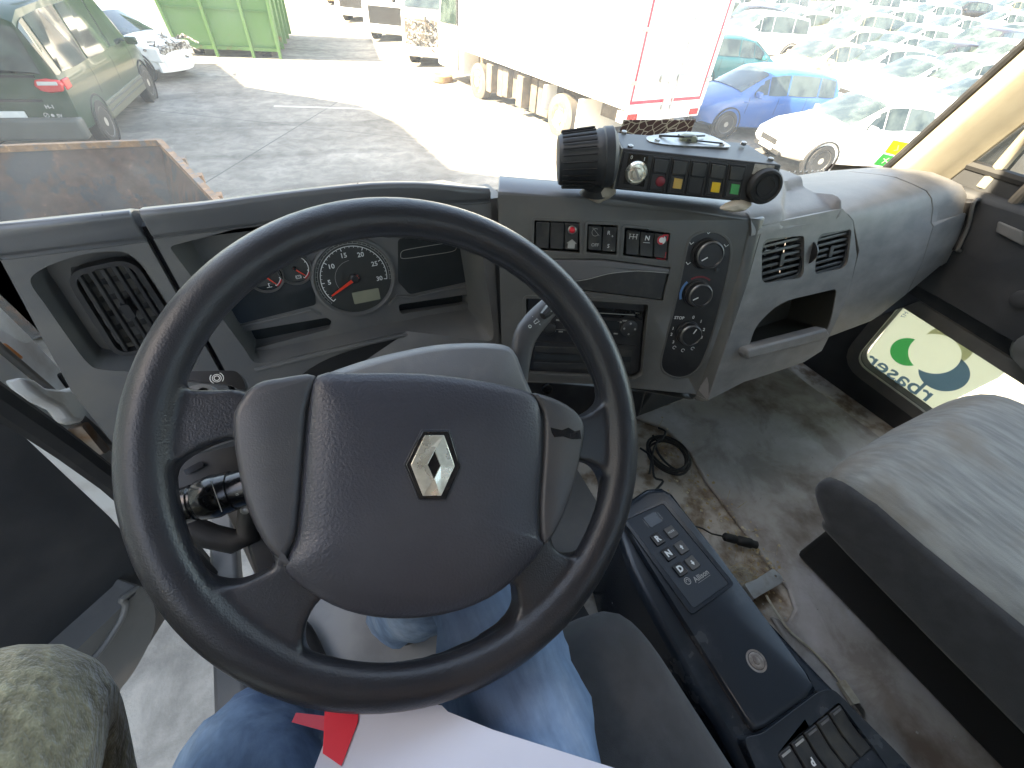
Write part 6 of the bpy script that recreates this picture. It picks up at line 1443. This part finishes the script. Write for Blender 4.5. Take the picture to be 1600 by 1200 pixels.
car('sedan', 12.4, 6.15, 290, 'white', 'large sunlit white sedan nearest the windshield, right of the switch box')
car('hatch', 14.8, 12.6, 105, 'teal', 'dark teal hatchback seen over the roof of the bright blue one')
car('suv', 19.6, 15.8, 284, 'silver', 'silver off-roader with a missing front bumper above the dark teal hatchback')
car('sedan', 1262, 142, 280, 'gold', 'dull gold saloon just beyond the bright blue hatchback')
car('hatch', 1340, 150, 284, 'white', 'white hatchback between the gold saloon and the big white sedan')
car('sedan', 1400, 178, 288, 'paleblue', 'pale blue saloon behind the roof of the big white sedan')
car('suv', 1458, 190, 290, 'grey', 'grey off-roader next to the right windshield pillar')
car('hatch', 1496, 222, 290, 'silver', 'small silver car half hidden by the right windshield pillar')
car('hatch', 1300, 112, 282, 'beige', 'beige hatchback right of the silver off-roader')
car('sedan', 1370, 122, 285, 'white', 'white saloon in the middle of the yard behind the beige hatchback')
car('hatch', 1440, 138, 285, 'black', 'black hatchback in the middle of the yard')
car('sedan', 1210, 62, 280, 'white', 'white saloon with a red car beside it, next to the box truck edge')
car('hatch', 1196, 40, 255, 'red', 'small red car far back beside the box truck edge')
car('suv', 1520, 150, 290, 'white', 'white off-roader against the top of the right pillar')
def patch(): pass
# far rows
rr = random.Random(21); cols = ['white', 'silver', 'beige', 'grey', 'white', 'black', 'gold', 'paleblue', 'white', 'silver']
FARL = 'sun-bleached car in the crowded far rows of the yard'
for r_ in range(7):
    for k in range(9):
        d = 30 + r_ * 7.5; azr = R(36 + k * 4.6 + (r_ % 2) * 2.0); x = d * math.sin(azr); y = d * math.cos(azr)
        kd = rr.choice(['hatch', 'sedan', 'suv']); cl = rr.choice(cols)
        t_ = copy_tree(proto[kd], mats=[(orig[kd], P[cl])] if P[cl] != orig[kd] else None, label={'white': 'white', 'silver': 'silver', 'beige': 'beige', 'grey': 'grey', 'black': 'black', 'gold': 'dull gold', 'paleblue': 'pale blue'}[cl] + {'hatch': ' hatchback', 'sedan': ' saloon', 'suv': ' off-roader'}[kd] + (' in the nearer far rows' if r_ < 2 else ' in the middle far rows' if r_ < 5 else ' in the farthest rows') + (' beside the box truck' if k < 3 else ' of the yard, half way along' if k < 6 else ' of the yard, towards the right pillar')); t_['group'] = 'cars in the far rows of the yard'
        place(t_, x, y, rr.choice((282, 286, 102, 290)) + rr.uniform(-6, 6), gh_(x, y))
# --- box truck with its rear doors towards us
M['tbox'] = mat('white_box_panel', (.74, .74, .72), .45, col2=(.66, .65, .62), ns=1.5); M['redstripe'] = mat('red_stripe', (.55, .03, .06), .5); M['chassis'] = mat('chassis', (.12, .10, .075), .7, col2=(.22, .17, .12), ns=5)
bt_ = thing('box_truck', 'white box truck with red outlined rear doors, back towards the yard', 'truck', (8.3, 12, GZ))
zb0 = -2.1; a0 = hz(976, 173, zb0); a1 = hz(1112, 167, zb0); a1 = a0 + Vector((.9945, .1045, 0)) * 2.5
uT = (a1 - a0).normalized(); fT = Vector((-uT.y, uT.x, 0)); FTk = Fr(a0, uT, -fT)
MB().prism(FTk, [(0, 0), (2.5, 0), (2.5, 2.45), (0, 2.45)], -7.2, 0).build('cargo_box', M['tbox'], bt_, bevel=.02)
fr2 = MB()
for u_ in (.03, 1.25, 2.47): fr2.fbox(FTk, u_ - .03, u_ + .03, 0, 2.45, 0, .02)
fr2.fbox(FTk, 0, 2.5, -.03, .05, .0, .022).fbox(FTk, 0, 2.5, 2.38, 2.46, 0, .022).build('door_frame', mat('alu_frame', (.5, .5, .49), .4, metal=.5), bt_)
rs_ = MB(); rs_.fbox(FTk, .10, .15, .10, 2.3, 0, .008).fbox(FTk, 2.34, 2.39, .10, 2.3, 0, .008).fbox(FTk, .15, 1.12, .10, .16, 0, .008).fbox(FTk, 1.38, 2.34, .10, .16, 0, .008); rs_.build('reflective_stripe', M['redstripe'], bt_)
for u_ in (1.10, 1.38):
    MB().tube([FTk.P(u_, -.04, .045), FTk.P(u_, 2.42, .045)], .018, 8).build('lock_bar', bpy.data.materials['alu_frame'], bt_)
    MB().fbox(FTk, u_ - (.28 if u_ < 1.2 else 0), u_ + (0 if u_ < 1.2 else .28), .48, .60, .01, .06).build('door_handle', mat('handle_metal', (.35, .35, .32), .4, metal=.6), bt_, bevel=.01)
for v_ in (.45, 1.3, 2.1):
    for u_ in (-.03, 2.35): MB().fbox(FTk, u_, u_ + .20, v_, v_ + .07, .01, .04).build('hinge', bpy.data.materials['handle_metal'], bt_, bevel=.01)
MB().fbox(FTk, 0, 2.5, -.24, -.04, -.2, .0).build('rear_beam', M['tbox'], bt_); MB().fbox(FTk, .7, .95, -.45, -.1, -7.8, -.1).fbox(FTk, 1.55, 1.8, -.45, -.1, -7.8, -.1).build('chassis_rail', M['chassis'], bt_)
for u_ in (.12, 2.15): MB().fbox(FTk, u_, u_ + .28, -.20, -.08, -.02, .03).build('tail_light', M['tail'], bt_, bevel=.01)
MB().fbox(FTk, .15, 2.35, -.62, -.52, -.3, -.2).build('underrun_bar', M['chassis'], bt_)
FSd = Fr(a0, -fT, -uT)
def wheelT(py_, u_, R_=.48):
    for s_ in (0, 1):
        c = FTk.P(u_ if not s_ else 2.5 - u_, 0, -py_); c.z = GZ + R_; o_ = -uT if not s_ else uT
        wl = MB().lathe(c, o_, [(R_ * .5, -.28), (R_, -.26), (R_, -.02), (R_ * .93, .0), (R_ * .62, 0)], 32).build('wheel', mat('dusty_tyre', (.10, .085, .07), .8), bt_)
        MB().lathe(c, o_, [(R_ * .62, 0), (R_ * .58, -.05), (R_ * .3, -.10), (R_ * .28, .02), (.05, .03)], 24).build('rim', mat('rusty_rim_white', (.55, .50, .42), .5, col2=(.4, .25, .12), ns=9), wl)
wheelT(2.2, .05); wheelT(6.3, .05, .46)
mb = MB(); rr = random.Random(5)
for k in range(9): u_ = rr.uniform(.05, .4); y_ = 2.95 + k * .32; mb.fbox(FTk, u_, u_ + .5, -.75 - rr.uniform(0, .15), -.1, -y_ - .28, -y_)
mb.build('side_tanks', M['chassis'], bt_, bevel=.02)
MB().fbox(FTk, .0, 2.5, -.75, -.1, -1.5, -1.42).build('mudguard', M['tbox'], bt_); MB().fbox(FTk, .02, .4, -.62, -.08, -2.9, -2.83).build('mudguard', M['tbox'], bt_)
cb = MB(); cb.rings([[FTk.P(u_, v_, -w_) for w_, v_ in ((7.35, -.65), (7.35, 1.5), (7.7, 1.6), (8.7, 1.35), (9.05, .45), (9.1, -.65))] for u_ in (.12, 2.38)]); cb.build('cab', M['tbox'], bt_, bevel=.05, smooth=30)
FSl = Fr(FTk.P(.12, 0, -6.9), -fT * -1, -uT); MB().prism(Fr(FTk.P(.10, 0, -7.35), -fT, -uT), [(-.35, .55), (-1.45, .5), (-1.25, 1.25), (-.35, 1.3)], -.01, .02).build('side_window', M['car_glass'], bt_)
MB().prism(Fr(FTk.P(.10, 0, -7.35), -fT, -uT), [(-.25, -.6), (-.28, -.6), (-.28, 1.4), (-.25, 1.4)], -.01, .015).build('door_gap', M['black_matt'], bt_)
# --- trucks parked beyond, side on
def lorry(x, y, az, label, pm, open_=False):
    t_ = thing('truck', label, 'truck', (0, 0, 0), 0, 'trucks parked beyond the box truck')
    pr = [(-1.6, .55), (-1.6, 2.7), (-1.2, 2.95), (.2, 2.9), (.5, 1.7), (.62, .9), (.62, .45)]
    MB().rings([[Vector((sx, y_, z_)) for y_, z_ in pr] for sx in (-1.22, -1.18, 1.18, 1.22)]).build('cab', pm, t_, bevel=.06, smooth=30)
    fr = Fr((0, .50, 1.72), (-1, 0, 0), (0, .97, .24)); MB().prism(fr, [(-1.05, .02), (1.05, .02), (1.0, 1.05), (-1.0, 1.05)], -.12, .03).build('windshield', M['car_glass'], t_)
    for sx in (-1, 1):
        MB().box((sx * 1.215, -.35, 2.15), (.04, 1.1, .8)).build('side_window', M['car_glass'], t_, bevel=.02)
        MB().box((sx * 1.42, .55, 2.1), (.12, .16, .6)).build('side_mirror', M['black_matt'], t_, bevel=.03)
        for wy in (-.5, -4.3):
            wl = MB().lathe((sx * .95, wy, .48), (sx, 0, 0), [(.2, -.1), (.48, -.1), (.48, .2), (.3, .22)], 24).build('wheel', M['rubber'], t_); MB().lathe((sx * 1.15, wy, .48), (sx, 0, 0), [(.29, 0), (.2, -.06), (.1, .02), (.02, .03)], 18).build('rim', M['alloy'], wl)
    if open_: 
        MB().box((0, .60, 1.0), (2.2, .18, .9)).build('grille_opening', M['inside'], t_, bevel=.03)
        rr = random.Random(3); mb = MB()
        for k in range(30): a = Vector((rr.uniform(-1.1, 1.1), .72, rr.uniform(.5, 1.4))); mb.tube([a, a + Vector((rr.uniform(-.4, .4), rr.uniform(0, .12), rr.uniform(-.3, .3)))], rr.uniform(.02, .05), 5)
        mb.build('hanging_parts', M['inside'], t_)
    else: MB().box((0, .63, .95), (1.9, .05, .7)).build('grille', M['black_matt'], t_, bevel=.02)
    MB().box((0, .66, .52), (2.4, .22, .32)).build('bumper', pm, t_, bevel=.05)
    MB().box((0, -3.9, 1.0), (1.0, 4.6, .25)).build('chassis_rail', M['chassis'], t_); MB().box((0, -4.2, 2.35), (2.4, 4.6, 2.4)).build('cargo_box', M['tbox'], t_, bevel=.03)
    return place(t_, x, y, az)
LW = P['white']
f_ = gp(700, 118); lorry(f_.x + .25, f_.y + 1.6, -152, 'white truck with a stripped open front beyond the box truck', LW, True)
lorry(7.0, 25.2, -150, 'white truck second beyond the box truck, with a dark grille', LW); lorry(7.0, 31.5, -148, 'white truck third along the row beyond the box truck', LW)
lorry(7.6, 39, -148, 'orange brown truck at the far end of the row of trucks', mat('rust_orange', (.35, .16, .08), .6))
c = gp(691, 128); o = MB().lathe((c.x, c.y, GZ), (0, 0, 1), [(.30, 0), (.36, .04), (.36, .20), (.28, .22), (.20, .18), (.1, .16)], 28).build('loose_wheel', mat('brown_rim', (.28, .17, .09), .7)); tag(o, 'brown wheel lying flat on the ground beside the trucks', 'wheel')
# thin white stripe and scuffs painted on the yard
ln = gp(428, 166); l2 = gp(600, 171); d = (l2 - ln).normalized(); s_ = Vector((-d.y, d.x, 0)) * .05
MB().add([ln - s_ + Vector((0, 0, .004)), l2 - s_ + Vector((0, 0, .004)), l2 + s_ + Vector((0, 0, .004)), ln + s_ + Vector((0, 0, .004))], [[0, 1, 2, 3]]).build('ground_line', mat('worn_line', (.55, .53, .46), .8))['kind'] = 'structure'
bpy.context.view_layer.update()
